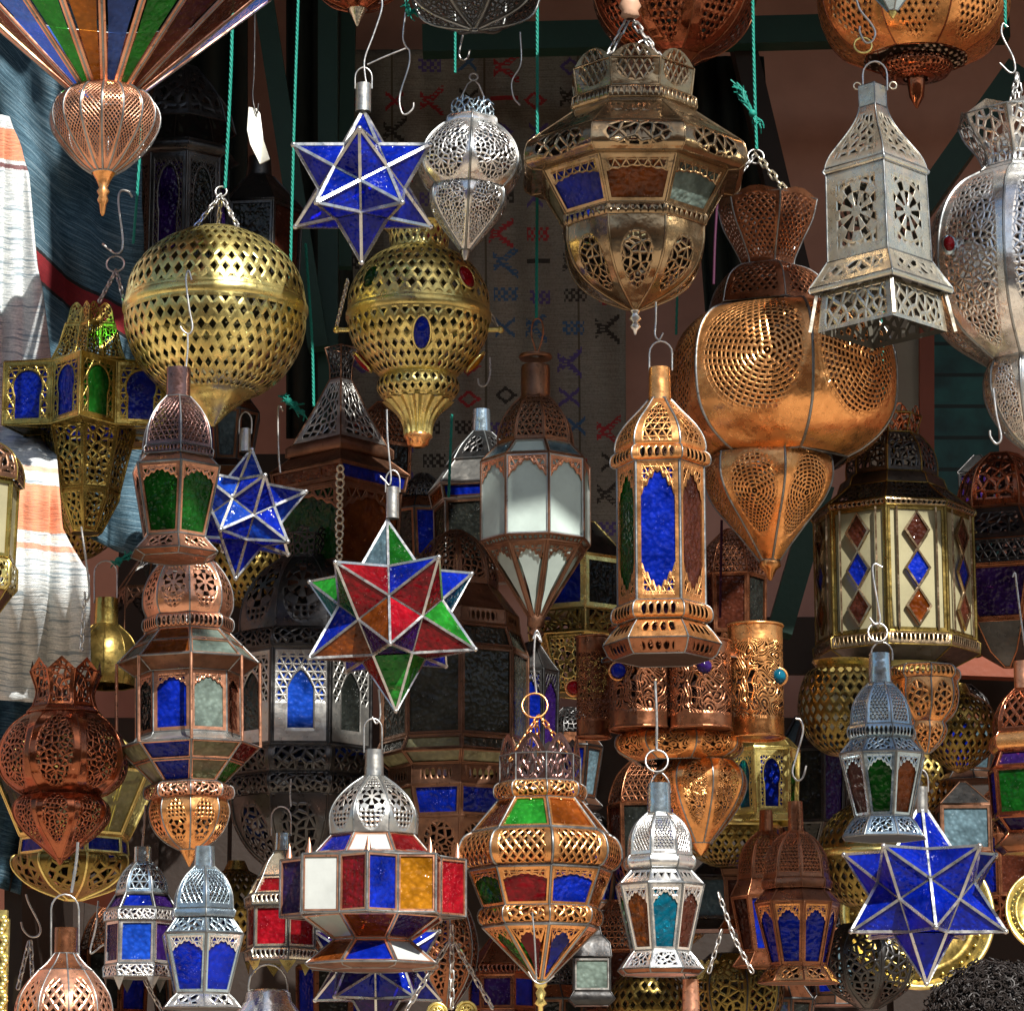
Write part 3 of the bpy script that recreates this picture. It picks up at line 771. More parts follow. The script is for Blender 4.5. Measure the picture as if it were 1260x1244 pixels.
l.ringw(658,868,16,1.4,M('copper')); l.chain((662,882),(628,935),0,-.04,12,1.2,M('copper')); l.chain((664,880),(700,930),0,-.03,12,1.2,M('copper')); l.chain((660,884),(664,940),0,.03,12,1.2,M('copper'))
l.done()
# --- white silver
l=L('lantern','bright white metal lantern with amber and teal panes, second from the bottom right blue star',812,2.6,1090,8,-17,metal='silver')
l.seg('neck',[(962,14),(1000,15)],M('bluesilver'),rnd=18)
l.seg('dome',[(999,16),(1010,29),(1026,37),(1050,39)],M('silver',('fret',7),('rect',.13,.10)),curve=4)
l.seg('roll',[(1050,40),(1054,43),(1061,43),(1066,39)],'silver',curve=2)
l.seg('roof',[(1067,37),(1084,53)],M('silver',('tri',4),('rect',.1,.1)))
l.glz([(1085,53),(1168,35)],['g','o','t','d','o'],4,fret=M('silver',('arch',4,.10,.28)),sr=1.8)
l.seg('foot',[(1168,35),(1176,42),(1190,52)],M('silver',('fili',6,.22),('rect',.16,.16))); l.seg('underside',[(1190,52),(1196,46)],'dcopper',cap1=True)
l.wire('handle',[(800,975),(802,960),(812,950),(822,960),(825,975)],1.2); l.ringw(808,936,14,1.4)
l.done()
# --- blue silver, right
l=L('lantern','blue tinted silver lantern with brown and green panes hanging above the bottom right blue star',1085,2.5,920,8,12,metal='bluesilver')
l.seg('neck',[(802,13),(840,14)],'bluesilver',rnd=18)
l.seg('dome',[(839,15),(850,27),(866,36),(890,39)],M('bluesilver',('fret',6),('rect',.12,.08)),curve=4)
l.seg('roll',[(889,40),(894,43),(902,42),(906,38)],M('bluesilver',('row',6)),curve=2)
l.seg('roof',[(905,37),(922,53)],M('bluesilver',('fili',6,.22),('rect',.1,.1)))
l.glz([(923,53),(1002,35)],['d','g','o','k'],4,fret=M('bluesilver',('arch',4,.09,.27)),sr=1.8)
l.seg('foot',[(1002,35),(1011,43),(1026,52)],M('bluesilver',('fili',6,.2),('rect',.14,.16)),cap1=True)
l.handle(790,812,13,1.2); l.ringw(1080,778,12,1.4)
l.done()
# --- dark copper with blue
l=L('lantern','dark copper lantern glowing blue through arched panes, left of the bottom right blue star',981,2.7,1120,8,3,metal='dcopper')
l.seg('neck',[(985,9),(1022,10)],'dcopper',rnd=16)
l.seg('dome',[(1022,12),(1032,26),(1050,37),(1078,41)],M('dcopper',('fret',6),('rect',.12,.10)),curve=4)
l.seg('dome_band',[(1078,41),(1081,44),(1090,42)],'dcopper')
l.seg('roof',[(1090,38),(1106,52)],'dcopper')
l.glz([(1107,52),(1186,34)],['b'],4,fret=M('copper',('arch',5,.10,.28)),sr=1.8)
l.seg('foot',[(1186,34),(1194,42),(1206,50)],M('copper',('fili',5,.2),('rect',.2,.2)),cap1=True)
l.done()
star('star_lantern','large deep blue glass star with silver strips in the bottom right corner',1137,1098,2.78,112,36,['b'],2.4,tube=(968,1000,8))
# --- diamond paned lantern
l=L('lantern','wide cream lantern with rows of small red and blue diamond panes',1100,3.15,690,8,-12,metal='dbrass')
l.seg('crown',[(506,38),(530,30)],M('redcopper',('fili',4,.2)),crown=(14,)); 
l.seg('dome',[(530,36),(545,50),(562,55),(578,55)],M('iron',('fili',5,.17),('rect',.1,.1)),curve=3)
l.seg('dome_band',[(578,55),(581,62),(592,66)],M('iron'))
l.seg('roof',[(590,62),(604,84),(612,98)],M('iron',('fret',6),('rect',.1,.1)),vsub=2)
l.seg('eave',[(612,98),(616,100),(621,96)],M('bronze',('row',12),('rect',.04,.1)))
l.glz([(621,95),(776,95)],['c'],5,metal='dbrass',sr=2.4)
PIV=l
for k in range(8):
    a,_=l.plan[k]; b,_=l.plan[(k+1)%8]; R,z0=l.rz(623,95); R2,z1=l.rz(774,95)
    A,B=l.pt(a,R,0),l.pt(b,R,0); nrm=((A+B)/2-Vector((l.X,l.Y,0))).normalized()
    fr_=MB()
    for q,cc in enumerate('rbo'):
        zc=z0+(z1-z0)*(.19+.31*q); ce=(A+B)/2+nrm*.004; ce.z=zc; t=(B-A).normalized(); hw=.20*(B-A).length; hz=abs(z1-z0)*.150
        V4=[ce+Vector((0,0,hz)),ce+t*hw,ce-Vector((0,0,hz)),ce-t*hw]
        m=MB(); m.face(V4); m.build('diamond_pane',glass({'r':'d','b':'b','o':'d'}[cc] if (k+q)%2 else {'r':'d','b':'b','o':'o'}[cc]),l.root)
        fr_.tube([v+nrm*.001 for v in V4],2.3*l.s,4,closed=True)
    if 1:
        for sg in(-1,1):
            for zf in(.345,.655):
                c1=(A+B)/2+nrm*.0045; c1.z=z0+(z1-z0)*zf; dv=(B-A).normalized()*(.10*(B-A).length)*sg+Vector((0,0,abs(z1-z0)*.075)); fr_.tube([c1-dv,c1+dv],1.5*l.s,4)
    for e in(-.33,.33,-.2,.2):
        c0=(A+B)/2+(B-A)*e+nrm*.004
        if abs(e)>.3: fr_.tube([Vector((c0.x,c0.y,z0)),Vector((c0.x,c0.y,z1))],1.6*l.s,4)
    fr_.build('glazing_bar',M('bronze'),l.root)
l.seg('lower_band',[(776,95),(779,100),(792,99)],M('bronze',('row',14),('rect',.06,.1)))
l.seg('underside',[(792,100),(812,70)],'iron')
l.seg('bowl',[(812,70),(835,72),(865,58),(890,30),(900,8)],M('dbrass',('fili',5,.18),('ell',.4,.42)),curve=4,lobe=.06)
l.done()
# --- cylinder cluster
l=L('lantern','copper lantern of four pierced cylinders with blue and green jewels round a hanging bulb',835,2.98,840,8,12,metal='copper',ybase=1040)
l.seg('top_plate',[(792,70),(800,95),(804,95)],'dcopper')
SCR=lambda m:M(m,('scroll',5.0,8.0),('rect',-1,.17))
for cx,y0,y1,hw,yy,mt_ in((730,781,904,21,.0,'dcopper'),(789,768,892,39,-.07,'dcopper'),(862,784,892,38,-.10,'dcopper'),(930,765,903,34,-.05,'copper')):
    Y=l.Y+yy; s=scl(840,Y); X=at(cx,840,Y).x; z0=at(cx,y0,Y-hw*s).z; z1=at(cx,y1,Y-hw*s).z
    G=[];UV=[];IS=[]
    for i in range(7):
        v=i/6; G.append([Vector((X+hw*s*sin(2*pi*j/40),Y-hw*s*cos(2*pi*j/40),z0+(z1-z0)*v)) for j in range(40)])
        UV.append([(j/40,v) for j in range(41)]); IS.append([(j/40*2.2,(v-.5)*2.2*(z0-z1)/(2*pi*hw*s)) for j in range(41)])
    m=MB(); m.grid(G,UV,IS,closed=True); o=m.build('cylinder',SCR(mt_),l.root)
    for zz in(z0,z1):
        c=MB()
        c.tube([Vector((X+hw*s*1.01*sin(t),Y-hw*s*1.01*cos(t),zz)) for t in [2*pi*i/36 for i in range(36)]],1.8*s,5,closed=True)
        c.face([Vector((X+hw*s*sin(t),Y-hw*s*cos(t),zz-(.001 if zz==z0 else -.001))) for t in [2*pi*i/36 for i in range(36)]])
        sub(o,'cylinder_rim',c,M(mt_))
for px,py,yy,r,c in((761,825,-.108,9,'b'),(866,820,-.142,10,'p'),(958,832,-.078,9,'t'),(706,846,-.0,8,'R')):
    m=MB(); ce=at(px,py,l.Y+yy); m.ball(ce,r*l.s,16,1,.8,1); j=m.build('jewel',glass(c),l.root)
    b=MB(); b.tube([ce+Vector((r*1.15*l.s*cos(t),.004,r*1.15*l.s*sin(t))) for t in [2*pi*i/20 for i in range(20)]],2.2*l.s,6,closed=True); sub(j,'bezel',b,M('copper'))
l.seg('lower_ring',[(890,62),(900,78),(916,76),(932,52)],M('copper',('scroll',4.0,7.0),('ell',.36,.36)),curve=3,lobe=.04,cap0=True)
l.cx=862; l.X=at(862,980,l.Y).x
l.seg('bulb',[(932,44),(944,55),(962,57),(985,48),(1010,32),(1036,12)],M('copper',('scroll',4.0,7.0),('ell',.34,.38,.4)),curve=4,lobe=.03)
l.seg('tip',[(1034,12),(1044,8),(1052,1)],'copper',rnd=12)
l.done()
# ================================================================ lanterns further back or cut by the frame
l=L('lantern','round ribbed copper lantern with pierced sunburst medallions, cut off at the top edge',830,3.25,0,8,12,metal='dcopper',ybase=70)
l.seg('globe',[(-110,50),(-80,86),(-30,102),(10,98),(40,82),(62,56),(72,30)],M('redcopper',('rosette',14,1.1),('ell',.36,.40)),curve=4,sil=True,lobe=.06)
l.seg('bottom_cap',[(72,32),(80,20),(92,4)],'dcopper',sil=True)
l.done()
l=L('lantern','pale wooden tip of a hanging lantern cut off by the top edge',775,2.75,0,12,0,metal='rosecopper',ybase=24)
l.seg('body',[(-90,60),(-40,40),(-8,14)],'rosecopper',rnd=20,sil=True); l.seg('turned_tip',[(-8,12),(2,11),(8,14),(14,10),(20,12),(24,5)],paint('pale_wood',(.55,.33,.22),.5),rnd=16,sil=True)
l.done()
l=L('lantern','wide copper bowl lantern with a pierced dish and tassel below, cut off at top right',1125,3.2,20,8,16,metal='redcopper',ybase=130)
l.seg('bowl',[(-120,60),(-70,106),(-20,117),(25,112),(56,92),(74,62)],M('copper',('diamond',10,1,.8),('ell',.43,.44)),curve=4,sil=True,lobe=.06)
l.seg('stem',[(60,9),(80,9)],'dcopper',rnd=12)
l.seg('dish',[(78,20),(76,42),(84,46),(92,40),(98,16)],M('redcopper',('diamond',40,1,.8),('rect',-1,.12)),rnd=40,sil=True)
l.seg('tassel',[(92,12),(104,11),(120,9),(134,1)],'redcopper',rnd=8,sil=True)
l.done()
l=L('lantern','silver cone tip of a lantern pointing down at the top edge above the copper bowl',1098,2.8,0,6,10,metal='bluesilver',ybase=24)
l.seg('cone',[(-60,46),(-20,26),(12,6)],'bluesilver'); l.seg('finial',[(10,5),(16,5),(23,1)],'brass',rnd=10); l.done()
l=L('lantern','copper lantern tip with a pale pointed end, cut off above the topmost blue star',440,2.95,0,8,10,metal='redcopper',ybase=32)
l.seg('bowl',[(-60,70),(-25,64),(0,40),(12,14)],M('redcopper',('fili',5,.2),('ell',.36,.36)),sil=True,curve=3,lobe=.04); l.seg('tip',[(10,12),(12,11),(33,1)],'nickel',rnd=14,sil=True); l.done()
l=L('lantern','dark silver filigree bowl cut off at the top edge above the pale silver lantern',584,2.75,0,8,18,metal='bluesilver',ybase=38)
l.seg('bowl',[(-60,74),(-20,80),(8,72),(24,48),(36,6)],M('iron',('fili',8,.22),('ell',.40,.42)),sil=True,curve=3,lobe=.05,sr=2.2); l.seg('rim',[(-64,74),(-58,78)],'bluesilver',sil=True); l.done()
# brass bell and bowl left
l=L('lantern','plain antique brass bell lantern with a wire bail beside the pale striped blanket',130,3.05,790,10,6,metal='dbrass')
l.seg('neck',[(734,14),(768,15)],'obrass',rnd=18); l.seg('dome',[(767,16),(780,32),(798,40),(826,42),(838,38)],'dbrass',curve=4,lobe=.05); l.handle(690,742,14,1.1); l.done()
l=L('lantern','olive glass lantern with a blue band and gold pierced bowl behind the reddish copper lantern',92,3.1,1030,8,20,metal='brass')
l.glz([(905,60),(940,98)],['y','k'],3); l.glz([(940,98),(1024,64)],['y','k','y','y'],4); l.glz([(1026,62),(1047,64)],['b'],3)
l.seg('bowl',[(1048,62),(1050,72),(1066,70),(1088,48),(1106,10)],M('dbrass',('fili',4,.2),('ell',.36,.30,.38)),curve=4,lobe=.05,sr=1.8); l.done()
l=L('lantern','weathered brown lantern with pointed arches half hidden behind the copper dome of the octagonal lantern',190,3.1,740,6,20,metal='brown',ybase=800)
l.seg('roof',[(684,20),(720,48)],M('tin',('arch',4,.2,.5))); l.seg('wall',[(720,48),(800,48)],M('brown',('arch',4,.1,.35)),cap1=True); l.done()
# dark iron lantern
l=L('lantern','massive blackened iron lantern with a pale lit panel around a sky blue arched pane',372,3.3,860,8,-20,metal='iron')
l.seg('crown',[(655,34),(684,28)],M('iron',('fili',4,.2)),crown=(12,)); l.seg('dome',[(684,30),(700,54),(725,72),(752,78),(770,78)],M('iron',('rosette',6,1.1),('ell',.38,.42)),curve=4,lobe=.04)
l.seg('collar',[(770,78),(774,86),(786,90),(794,88)],M('iron',('fili',8,.2),('rect',.05,.1)))
l.glz([(795,86),(915,86)],['k','k','B','k','k'],4,fret=M('tin',('ogee',.25,.22,.86,6)),sr=2.2,frmat=M('iron'))
l.seg('base_band',[(915,86),(922,92),(938,92),(948,86)],M('iron',('fili',7,.2),('rect',.1,.1)))
l.seg('bowl_rim',[(948,86),(956,94),(968,92),(976,84)],M('iron',('fili',9,.2),('rect',.05,.1)),curve=2)
l.seg('bowl',[(976,84),(1005,80),(1040,62),(1070,30),(1084,6)],M('iron',('fili',6,.17),('ell',.38,.42)),curve=4,lobe=.05,sr=1.8); l.done()
# square roofed lantern
l=L('lantern','dark square lantern with a pierced pyramid roof and one bright pierced corner post',418,3.35,570,4,4,metal='brown',ybase=705)
l.seg('crown',[(424,20),(446,14),(464,13)],M('iron',('fili',4,.2)),curve=2); l.seg('pyramid_roof',[(464,13),(500,34),(536,58)],M('tin',('fili',7,.16),('rect',.12,.08)),vsub=3)
l.seg('cornice',[(536,58),(540,66),(550,66),(553,60)],'brown'); l.seg('eave',[(553,60),(566,86)],'brown')
l.glz([(567,84),(588,80)],['o','b'],3); l.glz([(590,76),(690,70)],['g','o'],4,fret=M('brown',('arch',6,.12,.34)))
m=MB(); a,_=l.plan[0]; R,z0=l.rz(574,82); R2,z1=l.rz(700,76)
p,q=l.pt(a,R,z0),l.pt(a,R2,z1)
for i in range(14):
    c=p.lerp(q,(i+.5)/14); r_=.0052+.0012*sin(i)
    m.tube([c+Vector((r_*cos(t),-.004,r_*1.15*sin(t))) for t in [2*pi*k/10 for k in range(10)]],.0022,5,closed=True)
m.build('corner_post',M('nickel'),l.root); l.seg('floor_plate',[(690,70),(704,74)],'brown',cap1=True); l.done()
# grey octagon
l=L('lantern','big dull grey glass octagonal lantern with brown frames behind the many coloured star',560,3.25,850,8,6,metal='brown')
l.seg('dome',[(652,10),(660,28),(680,46),(702,52),(716,52)],M('brown',('fili',5,.17),('rect',.12,.1)),curve=4); l.seg('roof',[(716,52),(745,78)],'brown'); l.seg('roof_band',[(745,78),(764,80)],M('brown',('row',9),('rect',.2,.2)))
l.glz([(766,80),(792,90)],['q'],3); l.glz([(793,90),(902,90)],['q'],4,sr=2); l.glz([(903,90),(920,98)],['q','y'],3); l.glz([(920,98),(938,80)],['y'],3)
l.seg('lower_band',[(938,80),(962,80)],M('brown',('row',8),('rect',.2,.25))); l.glz([(963,80),(1002,70)],['y','b','b','y'],4); l.seg('bowl',[(1003,70),(1030,66),(1060,30)],M('brown',('fili',6,.18),('ell',.4,.4)),cap1=True); l.done()
# little black and blue tower
l=L('lantern','narrow black tower lantern with dark blue panes below the frosted octagonal lantern',655,3.3,860,6,25,metal='iron')
l.seg('roof',[(790,8),(812,24),(822,33)],'iron'); l.glz([(822,32),(925,30)],['b','b','p'],3,fret=M('iron',('arch',5,.12,.3)),sr=2); l.seg('foot',[(925,30),(940,38)],'iron',cap1=True); l.done()
# yellow brass behind frosted one
l=L('lantern','yellowed brass lantern with pierced brackets and a small blue pane, behind the frosted octagonal lantern',712,3.5,770,6,6,metal='brass',ybase=850)
l.seg('roof',[(640,20),(680,60)],'iron'); l.glz([(682,58),(746,58)],['y','b','k'],6); l.seg('band',[(746,58),(752,62),(776,60)],M('dbrass',('fili',6,.2),('rect',.1,.12))); l.seg('lower_wall',[(776,46),(850,30)],M('brass',('rosette',5,.9),('rect',.1,.08)),cap1=True); l.done()
# grey roofed lantern behind
l=L('lantern','grey sheet metal roofed lantern in shade left of the frosted octagonal lantern',592,3.6,590,6,14,metal='tin')
l.seg('neck',[(502,11),(530,12)],'bluesilver',rnd=14); l.seg('dome',[(530,13),(546,32),(562,44)],M('iron',('fili',5,.2),('rect',.2,.2)),curve=3); l.seg('roof',[(564,42),(590,66)],'tin'); l.glz([(592,64),(610,60)],['o','b','o'],3,metal='brown'); l.glz([(612,58),(700,56)],['q','k'],4,metal='brown'); l.seg('floor_plate',[(700,56),(704,40)],'brown',cap1=True); l.done()
# red
l=L('lantern','small brass trimmed lantern with ruby red panes beside the eight pointed drum lantern',346,2.85,1130,6,16,metal='nickel')
l.seg('neck',[(1024,9),(1046,10)],'bluesilver',rnd=14); l.handle(992,1028,12,1.0); l.seg('dome',[(1046,11),(1060,22),(1076,30)],'nickel',curve=3); l.glz([(1077,30),(1098,42)],['r'],3); l.seg('eave',[(1098,42),(1101,47),(1112,46)],M('nickel',('row',8),('rect',.05,.1)))
l.glz([(1113,42),(1164,42)],['r','R','r'],3.5); l.seg('lower_band',[(1165,43),(1168,47),(1180,44)],M('nickel',('row',8),('rect',.05,.1)),cap1=True)
for k in range(6):
    m=MB(); a,_=l.plan[k]; R,z=l.rz(1180,44); p=l.pt(a,R,z)
    m.face([l.pt(a-.25,R*.97,z),l.pt(a+.25,R*.97,z),l.pt(a,R*.9,z-16*l.s)]); m.build('foot',M('brass'),l.root); l.done()
# right edge red-copper with blue and green
l=L('lantern','red copper lantern with indigo and dark green panes cut off by the right edge',1264,2.7,960,6,0,metal='redcopper')
l.seg('neck',[(812,12),(846,12)],'rosecopper',rnd=14); l.seg('dome',[(846,13),(860,28),(880,36),(898,36)],M('redcopper',('lattice',3,.2),('rect',.14,.1)),curve=3); l.seg('roll',[(898,37),(904,41),(914,41),(920,36)],'copper',curve=2); l.glz([(921,34),(940,42)],['p'],3); l.glz([(941,43),(1000,40)],['b','g','g'],4,metal='redcopper',sr=2.2); l.glz([(1001,40),(1022,26)],['p'],3); l.seg('foot',[(1022,26),(1036,40),(1046,30)],'dcopper',cap1=True); l.done()
# left edge pale
l=L('lantern','warm brass lantern with milky panes and pierced gilt ornaments cut off by the left edge',-40,2.5,640,8,22,metal='obrass')
l.seg('dome',[(536,30),(548,56),(566,64),(582,64)],M('brown',('fili',4,.2),('rect',.1,.1)),curve=3); l.glz([(584,58),(680,56)],['c'],5); l.seg('gilt_band',[(681,56),(686,60),(712,60),(720,54)],M('brass',('rosette',5,.8),('rect',.08,.1))); l.seg('lower_wall',[(720,54),(752,36)],'brown',cap1=True); l.done()
# dark lanterns right
l=L('lantern','nearly black lantern with navy panes in shade at the right edge',1236,3.45,670,6,10,metal='dcopper')
l.seg('dome',[(556,20),(574,44),(600,54),(620,54)],M('redcopper',('fili',4,.2),('rect',.12,.12)),curve=3); l.seg('roof',[(622,52),(660,84)],M('iron',('fili',7,.2),('rect',.1,.2)),vsub=2); l.seg('eave',[(660,84),(690,86)],M('iron',('fret',8),('rect',.04,.1))); l.glz([(692,84),(760,52)],['b','p'],4); l.seg('bowl',[(762,52),(800,30),(820,6)],'iron',cap1=True); l.done()
l=L('lantern','little dark blue sided lantern in front of the teal door',1204,3.7,600,4,30,metal='iron',ybase=650)
l.seg('roof',[(560,5),(580,28)],'iron'); l.glz([(581,26),(640,24)],['p','b'],3); l.seg('floor_plate',[(640,24),(650,28)],'iron',cap1=True); l.done()
# yellow arched with blue behind copper bulb
l=L('lantern','brass framed lantern with blue arched panes behind the hanging copper bulb',942,3.2,970,6,-22,metal='brass')
l.seg('eave',[(905,30),(918,44)],'dbrass'); l.glz([(920,42),(1000,38)],['t','b','g','k'],5,fret=M('brass',('key',5)),sr=2.4); l.seg('lower_band',[(1000,40),(1008,46)],'brass'); l.done()
DK=lambda n,r=1.0:M('dbrass',('diamond',n,r,1.0),('rect',-1,.06))
l=L('lantern','shallow dark brass bowl with diamond holes under the copper cylinders',895,3.25,1035,8,0,metal='dbrass')
l.seg('rim',[(1006,62),(1010,66),(1014,62)],'brass',rnd=40); l.seg('bowl',[(1014,62),(1028,60),(1046,46),(1062,22),(1066,4)],DK(34),rnd=40,curve=3); l.done()
l=L('lantern','dark brass diamond pierced globe below the left side of the wide cream lantern',1040,3.0,870,8,0,metal='dbrass')
l.seg('neck',[(808,40),(816,34)],'brass',rnd=30); l.seg('globe',[(816,34),(822,48),(845,57),(872,58),(900,48),(922,28),(930,8)],DK(30),rnd=48,curve=4); l.done()
l=L('lantern','golden copper bulb lantern with flower piercings to the right of the blue tinted silver lantern',1138,2.9,860,8,4,metal='copper')
l.seg('roll',[(815,38),(818,44),(826,45),(832,40)],M('copper',('row',5),('rect',.1,.1)),curve=2); l.seg('bulb',[(832,40),(848,42),(868,38),(886,24)],M('copper',('fili',4,.2),('ell',.38,.40)),curve=3,lobe=.06); l.seg('lower_bulb',[(886,24),(896,26),(912,18),(926,4)],M('copper',('fili',3,.22),('ell',.38,.40)),curve=3,lobe=.06); l.done()
l=L('lantern','dull gold diamond pierced globe with a bright rim behind the bottom right blue star',1070,3.05,1060,8,0,metal='dbrass')
l.seg('upper_globe',[(985,20),(1000,46),(1022,60),(1040,64)],DK(32),rnd=48,curve=3); l.seg('rim',[(1040,64),(1043,67),(1048,67),(1050,64)],'brass',rnd=48); l.seg('lower_globe',[(1050,64),(1080,58),(1105,40),(1122,10)],DK(32),rnd=48,curve=3); l.done()
# little boxes
l=L('lantern','small black box lantern with a grey scratched glass front, bottom middle',728,3.1,1195,4,45,metal='iron',ybase=1235)
l.seg('neck',[(1136,9),(1150,12)],'iron'); l.seg('roof',[(1150,13),(1160,22),(1176,24)],'iron'); l.glz([(1178,22),(1218,22)],['q','e'],3,metal='tin'); l.seg('foot',[(1219,22),(1228,28),(1236,20)],'iron',cap1=True); l.done()
l=L('lantern','teal glass box lantern in shade between the white lantern and the dark copper lantern',884,3.4,1110,4,38,metal='iron',ybase=1180)
l.seg('roof',[(1050,6),(1076,34)],'iron'); l.glz([(1078,32),(1130,32)],['s','s'],4); l.seg('foot',[(1130,33),(1142,42)],'iron',cap1=True); l.done()
l=L('lantern','brown cased box lantern behind the dark copper lantern with blue arched panes',922,3.3,1120,4,40,metal='brown',ybase=1180)
l.seg('roof',[(1046,8),(1068,34)],'tin'); l.seg('eave',[(1068,36),(1076,34)],'brown'); l.glz([(1078,32),(1130,30)],['d','o'],4); l.seg('foot',[(1130,32),(1142,40)],'redcopper',cap1=True); l.done()
l=L('lantern','twin of the dark copper lantern half hidden behind its left side',944,3.05,1090,8,10,metal='dcopper',ybase=1200)
l.seg('neck',[(996,8),(1022,9)],'dcopper',rnd=14); l.seg('dome',[(1022,10),(1036,26),(1056,34),(1080,36)],M('dcopper',('fret',5),('rect',.12,.1)),curve=3); l.seg('roof',[(1080,36),(1100,46)],'dcopper'); l.glz([(1100,45),(1170,32)],['d','b'],4); l.seg('foot',[(1170,32),(1186,44)],'dcopper',cap1=True); l.done()
l=L('lantern','long dark glass lantern of blue black strips between the pierced brass globes',1000,3.45,960,8,12,metal='iron')
l.glz([(880,20),(920,44)],['s','k'],3); l.glz([(920,44),(1010,40)],['s','k','p'],3); l.glz([(1010,40),(1050,8)],['s','k'],3); l.done()
l=L('lantern','blue grey box lantern under a wire triangle, right of the bottom right star point',1186,3.3,1020,4,42,metal='brown',ybase=1070)
l.seg('roof',[(962,4),(988,32)],'iron'); l.glz([(990,32),(1046,32)],['s','k'],4); l.seg('foot',[(1046,32),(1056,38)],'redcopper',cap1=True); l.done()
l=L('lantern','tall shadowed lantern with keyhole panels high up behind the copper tipped glass cone',222,3.6,215,8,14,metal='iron',ybase=330)
l.seg('dome',[(80,20),(110,54),(140,66)],M('iron',('fili',3,.25),('rect',.1,.1)),curve=3); l.seg('cornice',[(170,60),(176,70),(184,60)],'iron'); l.glz([(186,58),(320,58)],['k','p'],4,fret=M('iron',('key',6))); l.seg('floor_plate',[(320,58),(330,62)],'brown',cap1=True); l.done()
l=L('lantern','black roofed lantern in deep shade beside the white hanging scrap',318,3.7,280,6,24,metal='iron',ybase=380)
l.seg('neck',[(190,14),(214,16)],'iron',rnd=14); l.seg('roof',[(214,18),(244,56)],'iron'); l.glz([(246,54),(360,50)],['d','k'],4,metal='iron'); l.seg('floor_plate',[(360,50),(372,56)],'iron',cap1=True); l.done()
l=L('lantern','copper tube neck of a lantern rising from the bottom edge below the white lantern',850,2.6,1230,12,0,metal='rosecopper',ybase=1300)
l.seg('neck',[(1204,10),(1244,11)],'rosecopper',rnd=18); l.seg('dome',[(1244,12),(1262,34),(1290,40)],M('rosecopper',('fret',40)),rnd=24,curve=3); l.done()
l=L('lantern','silver capped lantern with a large bail on the bottom edge, under the ruby red lantern',330,2.7,1235,10,0,metal='silver',ybase=1290)
l.seg('cap',[(1216,22),(1220,27),(1230,29),(1244,40),(1290,46)],'silver',rnd=28); l.handle(1186,1226,24,1.4,M('tin')); l.done()
star('star_lantern','blue glass star seen half hidden under the eight pointed drum lantern',464,1188,2.9,92,0,['b','p'],2.0)
l=L('lantern','copper lantern with a dull orange belly behind the tip of the ornate copper lantern, left',548,3.3,1180,8,10,metal='copper',ybase=1244)
l.seg('dome',[(1090,10),(1120,30),(1160,40),(1200,34),(1240,10)],M('dcopper',('fili',4,.2),('ell',.36,.4)),curve=3,lobe=.05); l.done()
l=L('lantern','shadowed navy paned lantern with a red pierced collar behind the ornate copper lantern',618,3.35,1200,6,20,metal='dcopper',ybase=1270)
l.seg('roof',[(1150,12),(1184,40)],'dcopper'); l.seg('collar',[(1184,40),(1188,44),(1198,42)],M('redcopper',('row',8))); l.glz([(1199,40),(1240,40)],['b','p'],4); l.seg('foot',[(1240,40),(1262,46)],'redcopper',cap1=True); l.done()
for px,py,lab in((905,1232,'dark brass bowl lantern on the bottom edge beneath the dark copper lantern'),(1068,1195,'blackened pierced bowl hanging below the left arm of the bottom right star')):
    l=L('lantern',lab,px,3.2,py,8,10,metal='iron'); mm=M('dbrass' if px<1000 else 'iron',('fili',5,.2),('ell',.4,.4))
    l.seg('bowl',[(py-60,30),(py-36,56),(py-10,60),(py+20,48),(py+45,12)],mm,curve=3,lobe=.05); l.done()
# ---------------------------------------------------------------- trays, discs, fleece, frame
def tray(name,label,cx,cy,Y,Rpx,tilt,mat,rim=10,az=0):
    s=scl(cy,Y); c=at(cx,cy,Y); R=Rpx*s; rt=thing(name,label,'tray',c-Vector((0,0,R)))
    rot=Matrix.Rotation(radians(az),3,'Z')@Matrix.Rotation(radians(tilt),3,'X')
    prof=[(0,0),(.25,.0),(.27,-.015),(.30,0),(.70,.0),(.74,-.03),(.78,0),(.86,.02),(.92,-.05),(.97,-.09),(1,-.06),(.99,.0)]
    N=72;G=[[c+rot@Vector((R*r*cos(2*pi*j/N),R*d,R*r*sin(2*pi*j/N))) for j in range(N)] for r,d in prof]
    UV=[[(j/N,i/(len(prof)-1)) for j in range(N+1)] for i in range(len(prof))]
    m=MB(); m.grid(G[:8],UV[:8],closed=True); m.build('dish',mat,rt)
    m=MB(); m.grid(G[7:],UV[7:],closed=True)
    for j in range(N//2): m.ball(c+rot@Vector((R*.83*cos(4*pi*j/N),-.004,R*.83*sin(4*pi*j/N))),R*.022,6)
    m.build('beaded_rim',M('brass'),rt); return rt
tray('brass_tray','round brass tray with a bright beaded rim hanging behind the bottom right blue star',1128,1125,3.25,96,-12,M('dbrass'))
tray('brass_tray','small shiny brass tray cut off by the right edge beside the bottom right star',1290,1122,2.95,54,-14,M('obrass'))
for i,(px,py) in enumerate(((538,1246),(574,1244))):
    s=scl(py,2.75); c=at(px,py,2.75); mb=MB()
    for r in(12,8,3): mb.tube([c+Vector((r*s*cos(t),0,r*s*sin(t))) for t in [2*pi*k/24 for k in range(24)]],2.0*s,6,closed=True)
    mb.face([c+Vector((12*s*cos(t),.002,12*s*sin(t))) for t in [2*pi*k/24 for k in range(24)]])
    for k in range(8): mb.ball(c+Vector((5.5*s*cos(k*pi/4),-.001,5.5*s*sin(k*pi/4))),1.5*s,6)
    o=mb.build('brass_rosette',M('brass'),None,origin=c); tag(o,('gold rosette pendant on the bottom edge, nearer the drum lantern','gold rosette pendant on the bottom edge, nearer the ornate copper lantern')[i],'pendant')
